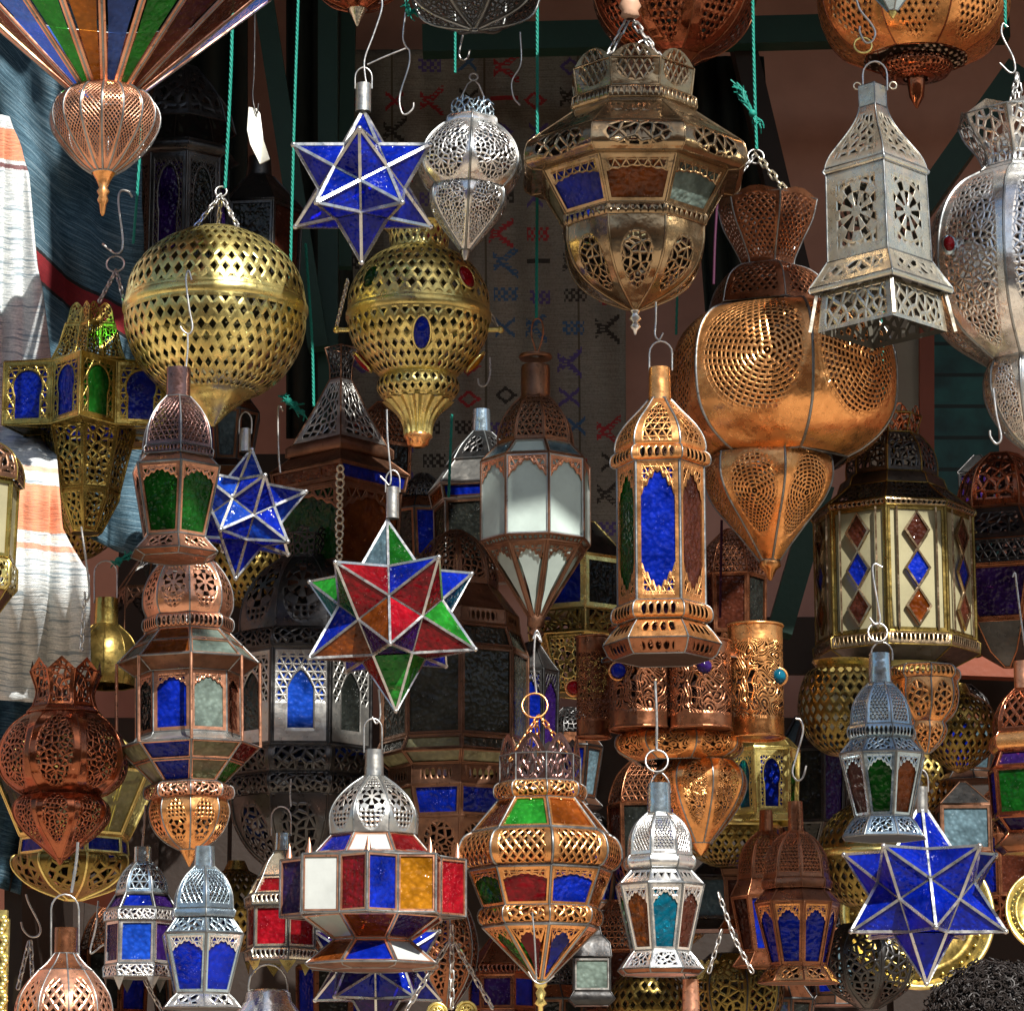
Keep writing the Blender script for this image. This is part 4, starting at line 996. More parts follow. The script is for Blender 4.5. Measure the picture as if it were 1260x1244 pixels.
# scalloped brass edge
for i,(x0,x1,y) in enumerate(((858,905,1196),)):
    Y=3.15; pts=[]; n=5
    for k in range(n*4+1):
        x=x0+(x1-x0)*k/(n*4); pts.append((x,y-9-7*abs(sin(pi*k/4))))
    top=[at(x,yy,Y) for x,yy in pts]; bot=[at(x,y+8,Y) for x,yy in pts]
    mb=MB(); mb.grid([top,bot],smooth=False); mb.grid([[p+Vector((0,.008,0)) for p in top],[p+Vector((0,.008,0)) for p in bot]],smooth=False); mb.grid([top,[p+Vector((0,.008,0)) for p in top]],smooth=False)
    o=mb.build('brass_crest',M('brass'),None,origin=bot[0]); tag(o,'scalloped brass crest strip low down right of the white lantern foot','ornament')
# gilt frame bottom left
rt=thing('gilt_frame','carved gilt frame edge with a dark red inside, cut off at the bottom left corner','frame',at(-30,1260,2.5))
s=scl(1190,2.5); a=at(4,1130,2.5); b=at(4,1270,2.5); m=MB()
for k in range(30):
    c=a.lerp(b,k/29); m.ball(c+Vector((.003*sin(k*1.3),-.004,0)),4.6*s,8,1,.7,1)
m.box((a+b)/2+Vector((-.002,.006,0)),(13*s,.012,(a-b).length))
m.box(a+Vector((-.06,.006,.004)),(.13,.014,.016)); m.build('moulding',M('brass'),rt)
m=MB(); m.box((a+b)/2+Vector((-.06,.012,0)),(.10,.004,(a-b).length)); m.build('backing',paint('dark_red_cloth',(.20,.01,.02),.8),rt)
# dark curly fleece, bottom right
rd=random.Random(3); c=at(1228,1262,2.35); s=scl(1240,2.35)
m=MB(); m.ball(c,62*s,24,1.25,.9,1.05)
for k in range(2400):
    u=rd.uniform(-1,1); t=rd.uniform(0,2*pi)
    d=Vector((sqrt(1-u*u)*cos(t),sqrt(1-u*u)*sin(t),u))
    if d.y>.35 or d.z<-.5: continue
    p=c+Vector((d.x*62*s*1.25,d.y*62*s*.9,d.z*62*s*1.05)); P=[]; L0=rd.uniform(6,20)*s; tw=rd.uniform(0,6)
    e1=d.orthogonal().normalized(); e2=d.cross(e1); rr=rd.uniform(2.5,6.0)*s
    for q in range(14): P.append(p+d*(L0*q/13)+(e1*cos(tw+q*.85)+e2*sin(tw+q*.85))*rr*(q/13+.3))
    m.tube(P,.95*s,4,cap=False)
o=m.build('fleece',paint('black_wool',(.022,.017,.015),.5,spec=.3),None,origin=c); tag(o,'mass of black curly wool in the bottom right corner','fleece')
# ================================================================ blankets, rug
def sheet(name,label,cat,mat,fn,nu,nv,group=None,thick=.004):
    G=[[fn(i/nu,j/nv) for i in range(nu+1)] for j in range(nv+1)]
    UV=[[(i/nu,j/nv) for i in range(nu+1)] for j in range(nv+1)]
    m=MB(); m.grid(G,UV); o=m.build(name,mat,None,origin=G[-1][0]); 
    if thick: 
        md=o.modifiers.new('thickness','SOLIDIFY'); md.thickness=thick; md.offset=1
    return tag(o,label,cat,group)
def blanket_mat(name,base,dark,light,bands,nline,amt,seed=0.0):
    m=newmat(name); U,V=uvs('UVMap'); oc=objco()
    wob=V+noise(vec(U*5.0,V*3.0),1.0,2)*.012
    th=noise(vec(U*9.0,wob*nline,seed),1.0,2,.7)            # long uneven threads along the weft
    th2=noise(vec(U*3.0,wob*nline*.62,seed+4.0),1.0,1)
    col=mixc(rng(th,.40,.62),dark,base); col=mixc(rng(th2,.585,.615,0,amt),col,light)
    for lo,hi,c in bands:
        e=noise(vec(U*60.0,seed),1.0,1)*.003
        col=mixc(mt('MULTIPLY',gt(wob+e,lo),lt(wob+e,hi)),col,mixc(rng(th,.35,.65,0,.45),c,tuple(x*.5 for x in c)))
    wv=mt('MULTIPLY',mt('SINE',U*900.0),mt('SINE',V*1500.0)); fz=noise(oc,300,3,.7)
    col=mixc(rng(fz,.45,.7,0,.4),col,tuple(x*.35 for x in dark))
    out(prin(col,0.0,.95,bump(th,.5,.004,bump(wv,.3,.002,bump(noise(oc,24,4),.5,.012))),Specular_IOR_Level=.05)); return m
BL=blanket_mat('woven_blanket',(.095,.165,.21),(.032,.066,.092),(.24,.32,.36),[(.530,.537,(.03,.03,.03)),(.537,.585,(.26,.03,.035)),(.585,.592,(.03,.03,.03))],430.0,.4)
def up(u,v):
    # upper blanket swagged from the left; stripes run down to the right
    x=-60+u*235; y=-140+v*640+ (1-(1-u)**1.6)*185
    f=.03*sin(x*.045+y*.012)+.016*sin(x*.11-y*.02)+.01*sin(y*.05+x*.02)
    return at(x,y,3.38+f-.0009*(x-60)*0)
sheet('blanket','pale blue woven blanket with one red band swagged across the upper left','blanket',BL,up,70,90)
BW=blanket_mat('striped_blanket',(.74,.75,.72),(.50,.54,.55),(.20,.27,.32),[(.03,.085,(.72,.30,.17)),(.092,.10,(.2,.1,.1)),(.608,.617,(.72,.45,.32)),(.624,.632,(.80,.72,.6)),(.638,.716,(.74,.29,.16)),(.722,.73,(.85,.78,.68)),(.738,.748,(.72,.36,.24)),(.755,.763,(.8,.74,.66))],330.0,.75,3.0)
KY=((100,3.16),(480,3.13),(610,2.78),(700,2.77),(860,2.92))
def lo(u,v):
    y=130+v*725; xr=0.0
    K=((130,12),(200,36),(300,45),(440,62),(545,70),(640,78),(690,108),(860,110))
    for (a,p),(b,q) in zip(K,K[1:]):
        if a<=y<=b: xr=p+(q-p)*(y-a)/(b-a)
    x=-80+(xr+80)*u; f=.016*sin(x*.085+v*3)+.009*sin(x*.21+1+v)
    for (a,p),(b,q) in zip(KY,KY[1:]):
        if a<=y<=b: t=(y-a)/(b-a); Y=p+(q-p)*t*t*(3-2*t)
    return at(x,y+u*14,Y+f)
sheet('blanket','slate blue cloth with a red edge hanging in shade behind the reddish copper lantern','blanket',blanket_mat('slate_cloth',(.05,.10,.13),(.02,.04,.06),(.14,.2,.24),[(.0,.05,(.25,.03,.03))],200.0,.4,7.0),lambda u,v:at(-80+u*(165-60*v),700+v*370+30*u,3.42+.02*sin(u*16)+.01*sin(v*7+u*30)),40,30)
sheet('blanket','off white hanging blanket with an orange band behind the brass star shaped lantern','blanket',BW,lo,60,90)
def rugm():
    m=newmat('motif_rug'); U0,V0=uvs('UVMap'); oc=objco()
    U=fl(U0*190.0+noise(oc,14,2)*1.5)*(1/190); V=fl(V0*330.0+noise(oc,11,2)*2.0)*(1/330)        # woven in whole stitches
    cx,cy=U*8.0,V*15.0; ix,iy=fl(cx),fl(cy); x=fr(cx)-.5; y=fr(cy)-.5
    wn=nd('ShaderNodeTexWhiteNoise',noise_dimensions='2D'); lk(vec(ix,iy),wn.inputs['Vector']); h=E(wn.outputs['Value']); sp=nd('ShaderNodeSeparateColor'); E.nt.links.new(wn.outputs['Color'],sp.inputs[0]); h2=E(sp.outputs[1]); h3=E(sp.outputs[2])
    x=x+(h3-.5)*.22; y=y+(h2-.5)*.2
    A=mt('MULTIPLY',mt('MULTIPLY',lt(ab(x),.33),lt(ab(y),.20)),gt(fr(x*5.0+fl(y*9.0)*.5),.42))
    d=ab(x)+ab(y)*1.2; B=mt('MULTIPLY',lt(d,.34),gt(d,.20))
    C=mt('MULTIPLY',mt('MULTIPLY',lt(ab(ab(y)-ab(x+.12)*.9),.11),lt(ab(x),.34)),gt(fr(ab(y)*9.0+x*2.0),.22))
    D=mt('MULTIPLY',lt(ab(ab(x)-ab(y)*1.1),.07),lt(ab(x),.27))
    G=mt('MULTIPLY',lt(ab(y+.05),.06+.0),lt(ab(x),.36))
    def sel(f,a,b): return mt('MULTIPLY',f,mt('MULTIPLY',gt(h,a),lt(h,b)))
    f=mx(sel(A,-1,.30),sel(B,.30,.42),sel(C,.42,.60),sel(D,.60,.76),sel(G,.76,.84))
    c=mixc(gt(h2,.28),(.36,.02,.03),(.09,.06,.22)); c=mixc(gt(h2,.52),c,(.025,.022,.02)); c=mixc(gt(h2,.8),c,(.04,.11,.22))
    row=noise(vec(U0*8.0,V0*330.0),1.0,2,.7)
    base=mixc(rng(noise(oc,4,4),.35,.65),(.27,.25,.205),(.20,.18,.15)); base=mixc(rng(row,.4,.65,0,.5),base,(.13,.115,.09))
    base=mixc(lt(ab(fr(U0*3.0)-.5),.012),base,(.10,.085,.06))
    col=mixc(f*.9,base,c); col=mixc(rng(noise(oc,260,2),.45,.7,0,.4),col,(.08,.07,.055))
    out(prin(col,0.0,.95,bump(row,.5,.004,bump(noise(oc,30,3),.5,.012)),Specular_IOR_Level=.03)); return m
sheet('rug','beige kilim with small red, purple and black motifs hanging on the back wall','rug',rugm(),lambda u,v:at(425+u*345,62+v*610,4.6+.018*sin(u*19+v*2)+.014*sin(v*9+u*3)+.008*sin(u*43-v*5)),70,60)
# ================================================================ the shop itself
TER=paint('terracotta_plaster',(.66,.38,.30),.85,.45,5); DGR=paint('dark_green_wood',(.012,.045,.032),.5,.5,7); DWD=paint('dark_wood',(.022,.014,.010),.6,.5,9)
def st(name,boxes,mat,label=None,cat=None,kind='structure'):
    m=MB()
    for c,d in boxes: m.box(c,d)
    o=m.build(name,mat,None,origin=boxes[0][0]); o['kind']=kind
    if label: o['label']=label;o['category']=cat
    return o
g=MB(); g.face([(-30,-30,0),(30,-30,0),(30,30,0),(-30,30,0)],[(0,0),(1,0),(1,1),(0,1)]); tag(g.build('ground',paint('sandy_paving',(.46,.38,.29),.9,.4,1.5)),kind='structure')
def wl(name,label,c,d,mat=TER): 
    m=MB(); m.box(c,d); o=m.build(name,mat,None,origin=(c[0],c[1],c[2]-d[2]/2)); tag(o,label,'wall')
wl('back_wall','terracotta plastered back wall of the shop behind the kilim',(0,4.85,2.2),(3.6,.2,4.4))
wl('side_wall','shop side wall in deep shade on the left',(-1.7,3.95,2.2),(.2,1.6,4.4)); wl('side_wall','shop side wall in deep shade on the right',(1.7,3.95,2.2),(.2,1.6,4.4))
m=MB(); m.box((0,3.72,4.46),(3.9,2.7,.1)); o=m.build('canopy',DWD,None,origin=(0,3.6,4.4)); tag(o,'dark boarded canopy over the stall','canopy')
def beam(label,P0,P1,Y,w,d,mat=DGR,name='beam',cat='beam',Y2=None):
    a=at(*P0,Y); b=at(*P1,Y2 or Y); t=(b-a); Lh=t.length; q=t.to_track_quat('Z','Y').to_matrix(); m=MB()
    m.box((a+b)/2,(w,d,Lh),M=q); o=m.build(name,mat,None,origin=b); tag(o,label,cat); return o
beam('dark green painted cross beam above the kilim',(520,52),(1240,34),4.3,.05,.06)
beam('dark green upright post left of the kilim, nearer its edge',(404,-40),(404,520),4.2,.04,.04)
beam('dark green slanting pole left of the kilim, farther from it',(320,-30),(392,430),4.15,.045,.04)
beam('thin green pole between the slanting pole and the star',(430,-30),(424,330),4.35,.03,.03)
beam('dark leaning timber behind the flower crowned copper lantern',(905,20),(1000,420),4.35,.06,.05,DWD)
beam('dark slanting timber right of the silver bell lantern',(1250,90),(1130,260),4.1,.09,.05,DGR)
beam('reddish wooden upright beside the teal door',(1140,360),(1140,600),4.45,.02,.03,paint('red_wood',(.22,.06,.03),.5))
beam('long shelf of red brown wood low on the right',(1110,800),(1270,806),4.3,.05,.10,paint('red_wood',(.22,.06,.03),.5),'shelf','shelf')
beam('brown wooden rail low on the left under the gold bowl',(-40,1062),(180,1118),3.5,.02,.03,paint('red_wood',(.22,.06,.03),.5),'rail','rail')
beam('dark wooden board wall behind the bottom left hooks',(50,1090),(50,1290),3.75,.62,.03,DWD,'board','board')
beam('dark green triangle brace left of the wide cream lantern',(1010,600),(958,780),4.3,.07,.05)
m=newmat('teal_door'); U,V=uvs('UVMap'); oc=objco(); pl=lt(ab(fr(U*9.0)-.5),.44); n=noise(oc,16,4)
col=mixc(rng(n,.35,.65),(.02,.13,.13),(.008,.05,.055)); out(prin(mixc(pl,(.004,.02,.02),col),0.0,.6,bump(pl,.6,.006)))
TEAL=m; mb=MB(); c=at(1182,560,4.62); mb.box(c,(.16,.03,.62)); o=mb.build('door',TEAL,None,origin=c-Vector((0,0,.31))); tag(o,'narrow teal boarded door in shade on the right','door')
mb=MB(); c=at(1105,480,4.66); mb.box(c,(.13,.03,.5)); o=mb.build('plaster_panel',paint('grey_plaster',(.40,.37,.30),.9),None,origin=c-Vector((0,0,.25))); tag(o,'grey plaster panel left of the teal door','panel')
# ================================================================ cords, hooks and small hanging things
CORD=paint('teal_cord',(.012,.25,.19),.55,.3,60); PURP=paint('purple_cord',(.06,.01,.035),.6,.3,60)
CG='teal cords holding the lanterns'
def cord_thing(lab,P,Y,r,mat,group):
    pts=spline([at(x,y,Y) for x,y in P],24); s=scl(P[0][1],Y); r*=s*.8; m=MB(); D=[pts[0]]
    for a,b in zip(pts,pts[1:]):
        n=max(1,int((b-a).length/.0022)); D+=[a.lerp(b,k/n) for k in range(1,n+1)]
    for ph in(0,pi*2/3,pi*4/3):
        m.tube([p+Vector((cos(i*.62+ph),sin(i*.62+ph),0))*(r*.52) for i,p in enumerate(D)],r*.58,5)
    o=m.build('cord',mat,None,origin=pts[-1]); tag(o,lab,'cord',group)
for lab,P,Y,r,Y2 in(
 ('bright teal cord holding the big round brass globe',[(288,-60),(284,90),(277,232)],2.9,2.6,None),
 ('teal cord hanging left of the topmost blue star',[(369,-60),(362,150),(355,420)],2.9,2.2,None),
 ('teal cord holding the frosted octagonal lantern',[(661,-60),(661,200),(660,392)],2.92,2.4,None),
 ('teal cord holding the huge bulging copper lantern',[(925,-60),(928,90),(931,184)],3.05,2.4,None),
 ('teal cord dropping out of the copper tipped glass cone',[(174,150),(170,220),(164,300)],3.0,2.2,None),
 ('short teal cord under the jewelled brass globe',[(556,510),(554,560),(552,612)],3.45,2.2,None),
 ('short teal cord above the tall copper tower lantern',[(836,200),(834,330),(832,412)],3.1,2.0,None),
 ('teal cord below the foot of the silver bell lantern',[(1088,300),(1086,400),(1087,520)],3.3,2.4,None),
 ('thin dark teal cord behind the pale silver lantern',[(560,-40),(560,90)],3.3,2.0,None),
 ('teal cord holding the cropped silver lantern at the right edge',[(1236,-60),(1237,34)],2.9,2.4,None),
 ('teal cord behind the two brass globes',[(376,300),(384,420),(386,500)],3.8,2.2,None)):
    cord_thing(lab,P,Y,r,CORD,CG)
for lab,P in(('purple cord left of the flower crowned copper lantern',[(884,230),(880,290),(878,350)]),('purple cord below the huge bulging copper lantern',[(888,640),(887,700),(886,760)])):
    wire_thing('cord',lab,'cord',P,3.3,1.8,PURP)
def knot(label,cx,cy,Y,spread,dirs,n=26,seed=1):
    rd=random.Random(seed); s=scl(cy,Y); c=at(cx,cy,Y); m=MB(); m.ball(c,5*s,10)
    for k in range(n):
        dx,dy=dirs[k%len(dirs)]; q=rd.uniform(.5,1); P=[c]
        for j in(.4,.7,1): P.append(c+Vector(((dx*j*q+rd.uniform(-5,5)*j*1.4)*s,rd.uniform(-6,6)*s*j,(-dy*j*q+rd.uniform(-5,5)*j)*s)))
        m.tube(spline(P,3),.9*s,4,cap=False)
    o=m.build('cord_knot',CORD,None,origin=c); tag(o,label,'knot')
knot('frayed teal cord knot above the flower crowned copper lantern',926,140,3.0,0,[(-24,-44),(12,22),(-20,-38)],40,2)
knot('little teal cord knot at the top, left of the pale silver lantern',503,14,2.8,0,[(14,2),(-6,-12),(6,8)],22,3)
knot('teal cord knot on the hook of the smaller blue star',355,494,3.0,0,[(24,24),(-8,-6),(14,6)],30,4)
knot('teal cord knot by the bail of the antique brass bell',146,690,3.05,0,[(16,-8),(-6,4)],18,5)
WR=M('wire'); HG='bent wire hooks'
for lab,P,Y,r in(
 ('bent wire hook carrying the topmost blue star',[(468,-10),(470,10),(460,42),(449,72),(449,92),(452,108)],2.62,1.3),
 ('wire hook with a kinked arm between the topmost blue star and the pale silver lantern',[(499,16),(496,46),(500,58),(504,64),(503,82),(492,118),(494,138),(500,141),(508,134),(509,127)],2.8,1.3),
 ('wire arm leaning between the two upper hooks',[(452,80),(474,70),(499,60)],2.72,1.2),
 ('wire hook holding the pale silver lantern',[(573,8),(570,40),(565,66),(569,74),(575,72),(578,62)],2.85,1.3),
 ('wire S hook holding the brass star shaped lantern',[(163,243),(158,236),(148,236),(146,252),(151,290),(150,308),(142,312),(133,306),(126,300)],3.0,1.5),
 ('long wire hook in front of the big round brass globe',[(236,345),(232,333),(229,345),(233,380),(237,402),(233,411),(226,408),(222,402)],2.62,1.4),
 ('short wire under the globe hook carrying the emerald lantern',[(231,410),(231,430),(229,452)],2.6,1.3),
 ('straight wire hook holding the smaller blue star',[(349,506),(343,500),(342,520),(343,560),(345,582)],3.02,1.5),
 ('thin wire hook holding the many coloured star',[(476,504),(477,540),(481,585),(479,597),(474,592),(468,586)],2.62,1.3),
 ('wire holding the tall copper tower lantern',[(807,372),(807,395),(806,412),(811,418),(816,410)],2.66,1.3),
 ('wire hook of the silver bell lantern',[(1052,-8),(1058,12),(1072,30),(1077,42),(1072,52),(1064,52),(1058,40),(1058,33)],2.72,1.5),
 ('wire hook above the cropped silver lantern at the right edge',[(1240,34),(1234,30),(1233,44),(1246,70),(1249,86),(1243,90),(1230,78)],2.9,1.5),
 ('empty wire hook hanging under the cropped silver lantern',[(1222,478),(1226,510),(1232,538),(1226,546),(1219,538),(1218,530)],2.75,1.6),
 ('wire S hook above the dark copper lantern with blue arched panes',[(979,884),(985,886),(988,900),(980,930),(975,950),(981,960),(988,956),(992,942)],2.7,1.4),
 ('wire hook in front of the wide cream lantern holding the blue tinted silver lantern',[(1086,698),(1076,694),(1074,706),(1081,748),(1083,764),(1077,768),(1070,760)],2.5,1.4),
 ('long wire hook low at the right edge of the scene above the indigo lantern',[(1246,710),(1249,705),(1251,720),(1258,775),(1262,800)],2.7,1.2),
 ('empty wire hook on the dark board at bottom left',[(32,1100),(36,1112),(49,1138),(48,1150),(38,1152),(29,1144),(26,1134)],3.3,1.5),
 ('wire hook beside the rose copper gourd neck',[(121,1108),(118,1140),(111,1172),(124,1164),(128,1162)],2.9,1.3),
 ('stout wire carrying the rose copper gourd',[(96,1036),(94,1060),(88,1098)],2.55,2.0),
 ('wire holding the eight pointed drum lantern',[(466,848),(468,880),(463,890),(458,882)],2.6,1.3),
 ('wire between the frosted octagonal lantern and the ring of the ornate copper lantern',[(656,786),(661,776),(666,790),(659,782),(657,820),(660,852)],2.75,1.5),
 ('wire straight down to the ring of the white lantern',[(806,838),(808,880),(808,922)],2.6,1.8),
 ('wire crossing the front of the ornate copper lantern to its tip',[(655,1122),(658,1160),(660,1206)],2.5,1.2),
 ('wire twisted loosely around the tip of the ornate copper lantern',[(650,1195),(656,1205),(664,1210),(672,1208),(682,1200)],2.66,1.1),
 ('thin wire stem above the little hexagonal blue lantern',[(179,990),(178,1010),(175,1044)],2.8,1.4),
 ('wire hook holding the ruby red lantern',[(358,958),(357,978),(358,992)],2.85,1.2),
 ('empty wire hook right of the jewelled brass globe',[(603,440),(603,462),(598,474),(590,474),(588,466)],3.2,1.2),
 ('dangling wire hook left of the pale silver ring on the brass bell',[(100,648),(106,690),(110,728),(106,740),(104,728)],2.62,1.5),
 ('wire hook behind the white lantern, above the copper tube neck',[(838,1190),(842,1200),(846,1208)],2.6,1.2),
 ('dark wire S hook against the upper kilim',[(640,40),(641,78),(630,100),(632,120),(640,130)],3.9,1.3)):
    wire_thing('wire_hook',lab,'hook',P,Y,r,WR,HG)
def chain_thing(label,A,B,Y,link,r=1.1,Y2=None):
    m=MB(); s=scl(A[1],Y); chain_mesh(m,at(*A,Y),at(*B,Y2 or Y),link*s,r*s); o=m.build('chain',WR,None,origin=at(*B,Y2 or Y)); tag(o,label,'chain','loose chains low in the stall')
chain_thing('straight chain hanging below the drum lantern red pane',(556,1138),(556,1240),2.75,14,1.3)
chain_thing('slanting chain right of the straight chain under the drum lantern',(560,1160),(606,1240),2.75,13,1.3)
chain_thing('short slanting chain left of the straight chain under the drum lantern',(552,1160),(500,1242),2.8,13,1.3)
chain_thing('steep chain in shade left of the dark copper lantern',(884,1098),(902,1150),3.0,11)
chain_thing('chain falling left from the shaded chain beside the dark copper lantern',(888,1144),(872,1196),3.0,11)
chain_thing('chain falling right from the shaded chain beside the dark copper lantern',(900,1148),(926,1196),3.0,11)
chain_thing('left strand of chain under the empty hook at bottom left',(36,1158),(22,1216),3.3,12)
chain_thing('right strand of chain under the empty hook at bottom left',(38,1158),(40,1210),3.3,12)
chain_thing('chain under the little hexagonal blue lantern',(178,1206),(200,1244),2.85,11)
chain_thing('chain running down by the antique brass bell',(104,738),(100,800),2.62,11)
# white scrap
P=[(306,132),(304,160),(308,178),(320,202),(332,196),(324,172),(320,140),(316,134)]
Y=2.95; c=at(318,165,Y); m=MB(); fr_=[at(x,y,Y+.012*cos((x-318)*.2)) for x,y in P]; m.face(fr_); m.face([p+Vector((0,.003,0)) for p in fr_][::-1])
for i in range(len(fr_)): a,b=fr_[i],fr_[(i+1)%len(fr_)]; m.face([a,b,b+Vector((0,.003,0)),a+Vector((0,.003,0))])
o=m.build('metal_scrap',paint('white_enamel',(.82,.82,.74),.4,.1),None,origin=c); tag(o,'bright white scrap of sheet hanging on a wire at upper left','scrap')
wire_thing('wire_hook','thin wire holding the bright white scrap','hook',[(314,-40),(313,80),(311,120),(316,140),(318,128)],2.95,1.0,M('iron'))
# dark drapes, added dark partition and the crowd of unlit lanterns at the back
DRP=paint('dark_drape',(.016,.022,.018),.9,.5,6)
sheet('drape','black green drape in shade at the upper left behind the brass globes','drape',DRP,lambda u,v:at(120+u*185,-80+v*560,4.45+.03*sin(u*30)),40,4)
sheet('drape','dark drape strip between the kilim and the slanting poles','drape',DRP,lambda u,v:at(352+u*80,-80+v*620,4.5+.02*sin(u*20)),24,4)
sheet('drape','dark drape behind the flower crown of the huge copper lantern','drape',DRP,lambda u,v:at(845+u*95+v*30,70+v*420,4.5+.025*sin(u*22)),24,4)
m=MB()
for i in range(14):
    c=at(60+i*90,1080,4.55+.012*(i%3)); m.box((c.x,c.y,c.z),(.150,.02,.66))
o=m.build('shade_partition',DWD,None,origin=at(630,1240,4.55)); tag(o,'added dark plank partition standing in for shade across the bottom of the back wall','partition')  # planks added to darken the gaps, standing in for deep shade
SG='unlit lanterns crowded at the back of the stall'; SL='unlit dark lantern in the crowd at the back of the stall'
def dup(r,loc,rz):
    c=r.copy(); COL.objects.link(c); c.location=loc; c.rotation_euler=(0,0,rz)
    for ch in list(r.children):
        k=ch.copy(); COL.objects.link(k); k.parent=c
    return c
protos=[]
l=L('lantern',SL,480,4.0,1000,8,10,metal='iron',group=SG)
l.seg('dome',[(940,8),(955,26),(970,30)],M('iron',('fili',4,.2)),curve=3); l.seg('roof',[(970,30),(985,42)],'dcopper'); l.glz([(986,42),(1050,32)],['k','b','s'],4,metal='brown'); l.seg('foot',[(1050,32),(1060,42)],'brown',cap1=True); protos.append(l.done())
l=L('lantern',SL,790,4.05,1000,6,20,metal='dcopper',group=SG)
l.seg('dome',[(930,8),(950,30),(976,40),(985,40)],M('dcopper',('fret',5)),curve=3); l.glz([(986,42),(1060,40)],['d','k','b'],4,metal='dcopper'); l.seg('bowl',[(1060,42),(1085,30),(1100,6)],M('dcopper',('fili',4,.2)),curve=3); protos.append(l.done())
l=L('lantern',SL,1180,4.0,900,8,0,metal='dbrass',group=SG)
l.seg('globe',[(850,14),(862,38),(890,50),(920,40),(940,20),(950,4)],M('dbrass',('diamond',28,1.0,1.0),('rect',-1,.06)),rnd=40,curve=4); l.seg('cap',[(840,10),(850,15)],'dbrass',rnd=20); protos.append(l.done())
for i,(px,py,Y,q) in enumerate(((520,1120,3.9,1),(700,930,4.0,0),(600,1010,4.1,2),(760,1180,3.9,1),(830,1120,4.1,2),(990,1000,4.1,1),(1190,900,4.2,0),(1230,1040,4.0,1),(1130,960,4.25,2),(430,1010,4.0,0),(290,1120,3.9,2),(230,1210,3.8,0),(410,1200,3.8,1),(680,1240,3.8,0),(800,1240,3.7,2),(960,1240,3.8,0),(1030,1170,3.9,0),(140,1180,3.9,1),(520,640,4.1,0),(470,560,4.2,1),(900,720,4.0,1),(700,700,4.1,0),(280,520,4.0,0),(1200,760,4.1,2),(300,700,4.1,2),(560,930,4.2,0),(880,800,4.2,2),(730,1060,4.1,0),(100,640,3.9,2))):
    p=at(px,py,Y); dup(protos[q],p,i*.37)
for i,(x0,y0,x1,y1,YY) in enumerate(((150,560,500,830,4.42),(760,760,1010,830,4.5),(1000,815,1300,1000,4.46))):  # more dark sheets added at the back in place of deep shade
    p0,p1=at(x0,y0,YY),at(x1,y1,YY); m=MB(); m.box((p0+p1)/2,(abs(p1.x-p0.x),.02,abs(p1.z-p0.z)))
    o=m.build('board',DWD,None,origin=((p0.x+p1.x)/2,p0.y,p1.z)); tag(o,('added dark board standing in for shade behind the massive blackened iron lantern','added dark board standing in for shade low behind the copper cylinders','added dark board standing in for shade low on the right under the red brown shelf')[i],'board')
# the other side of the street: a plain souk front in its own shade
OPP=paint('ochre_plaster',(.34,.20,.13),.9,.5,1.2); m=MB(); m.box((0,-7.2,2.6),(44,.4,5.2))
for k in range(12): m.box((-20+k*3.6,-6.98,1.2),(1.7,.06,2.4))
o=m.build('facade',OPP,None,origin=(0,-7.2,0)); tag(o,'plain ochre house front across the street','facade')
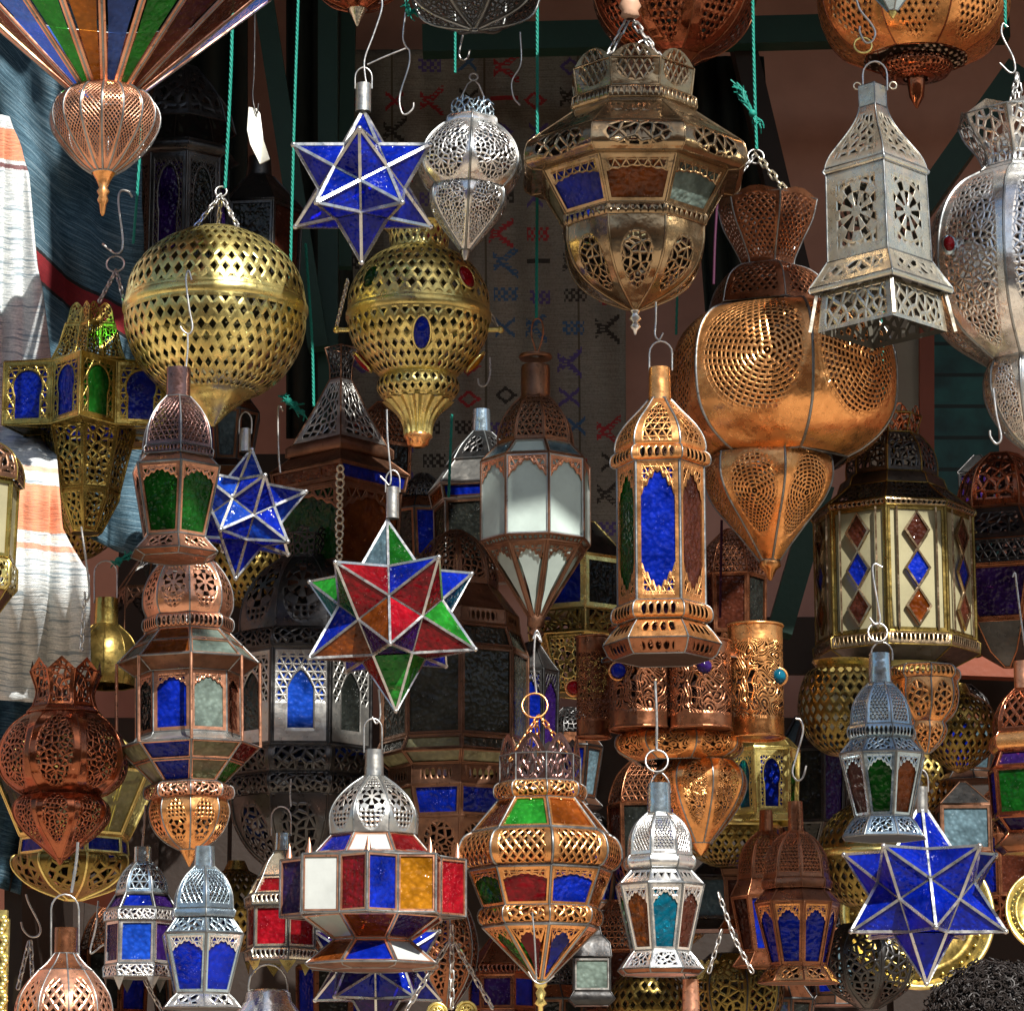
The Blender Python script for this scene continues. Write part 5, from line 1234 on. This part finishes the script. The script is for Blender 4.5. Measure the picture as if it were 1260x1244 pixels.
# unseen mats added above the stall to cast shade on chosen lanterns
def shade_mat_over(label,rects,z):
    for i,(x0,y0,x1,y1,Y) in enumerate(rects):
        Q=[]
        for x,y in((x0,y0),(x1,y0),(x1,y1),(x0,y1)):
            p=at(x,y,Y); Q.append(p+tosun*((z+.012*i-p.z)/tosun.z))
        m=MB(); m.face(Q); m.face([q+Vector((0,0,.008)) for q in Q][::-1])
        for k in range(4): a,b=Q[k],Q[(k+1)%4]; m.face([a,b,b+Vector((0,0,.008)),a+Vector((0,0,.008))])
        o=m.build('shade_mat',paint('reed',(.30,.22,.10),.8,.5,30),None,origin=Q[0]); tag(o,label,'mat','unseen mats added to shade the stall')
SAZ,SEL=radians(25),radians(42)
tosun=Vector((sin(SAZ)*cos(SEL),-cos(SAZ)*cos(SEL),sin(SEL)))
shade_mat_over('unseen mat added overhead to shade part of the stall',[
 (60,-60,330,420,3.38),      # upper blanket
 (690,20,800,200,2.72),(280,640,480,788,3.24),(280,932,480,1100,3.24),(470,640,600,1010,3.28),(1140,540,1270,830,3.45),
 (840,200,1000,378,2.95),    # flower crown
 (0,800,140,1090,2.75),      # dark copper bulbs
 (1010,780,1150,1040,2.48),  # blue tinted silver
 (150,250,262,520,2.78),     # left of brass globe
 (420,300,520,520,2.85),     # left of jewelled globe
 (900,980,1020,1110,2.62),(975,800,1190,935,2.95),(1130,850,1260,1010,4.0),(830,1000,1110,1130,3.05),(20,1030,150,1120,3.05),
 (1000,500,1240,640,3.05)],4.36)
# ================================================================ light, camera
w=bpy.data.worlds.new('World'); SC.world=w; w.use_nodes=True; nt=w.node_tree; bg=nt.nodes['Background']
sky=nt.nodes.new('ShaderNodeTexSky'); sky.sky_type='NISHITA'; sky.sun_disc=False
sky.sun_elevation=SEL; sky.sun_rotation=atan2(tosun.x,tosun.y); sky.air_density=1.2; sky.dust_density=1.5
nt.links.new(sky.outputs[0],bg.inputs[0]); bg.inputs[1].default_value=.062
sl=bpy.data.lights.new('sun','SUN'); sl.energy=5.0; sl.angle=radians(.53); sl.color=(1,.955,.89)
so=bpy.data.objects.new('sun',sl); COL.objects.link(so); so.rotation_euler=tosun.to_track_quat('Z','Y').to_euler(); so.location=(3,-4,6)
cd=bpy.data.cameras.new('camera'); cd.sensor_width=36; cd.lens=36*F/W; cd.clip_end=200; cd.clip_start=.05
co=bpy.data.objects.new('camera',cd); COL.objects.link(co); co.location=(0,CAMY,CZ); co.rotation_euler=(radians(90)+PITCH,0,0); SC.camera=co
SC.view_settings.view_transform='Standard'; SC.view_settings.look='None'; SC.view_settings.gamma=1; SC.view_settings.exposure=0.82
SC.cycles.use_denoising=True; SC.cycles.transparent_max_bounces=14; SC.cycles.max_bounces=7; SC.cycles.caustics_reflective=False; SC.cycles.caustics_refractive=False; SC.cycles.sample_clamp_indirect=4
for o in bpy.data.objects:
    if '_o' in o: del o['_o']
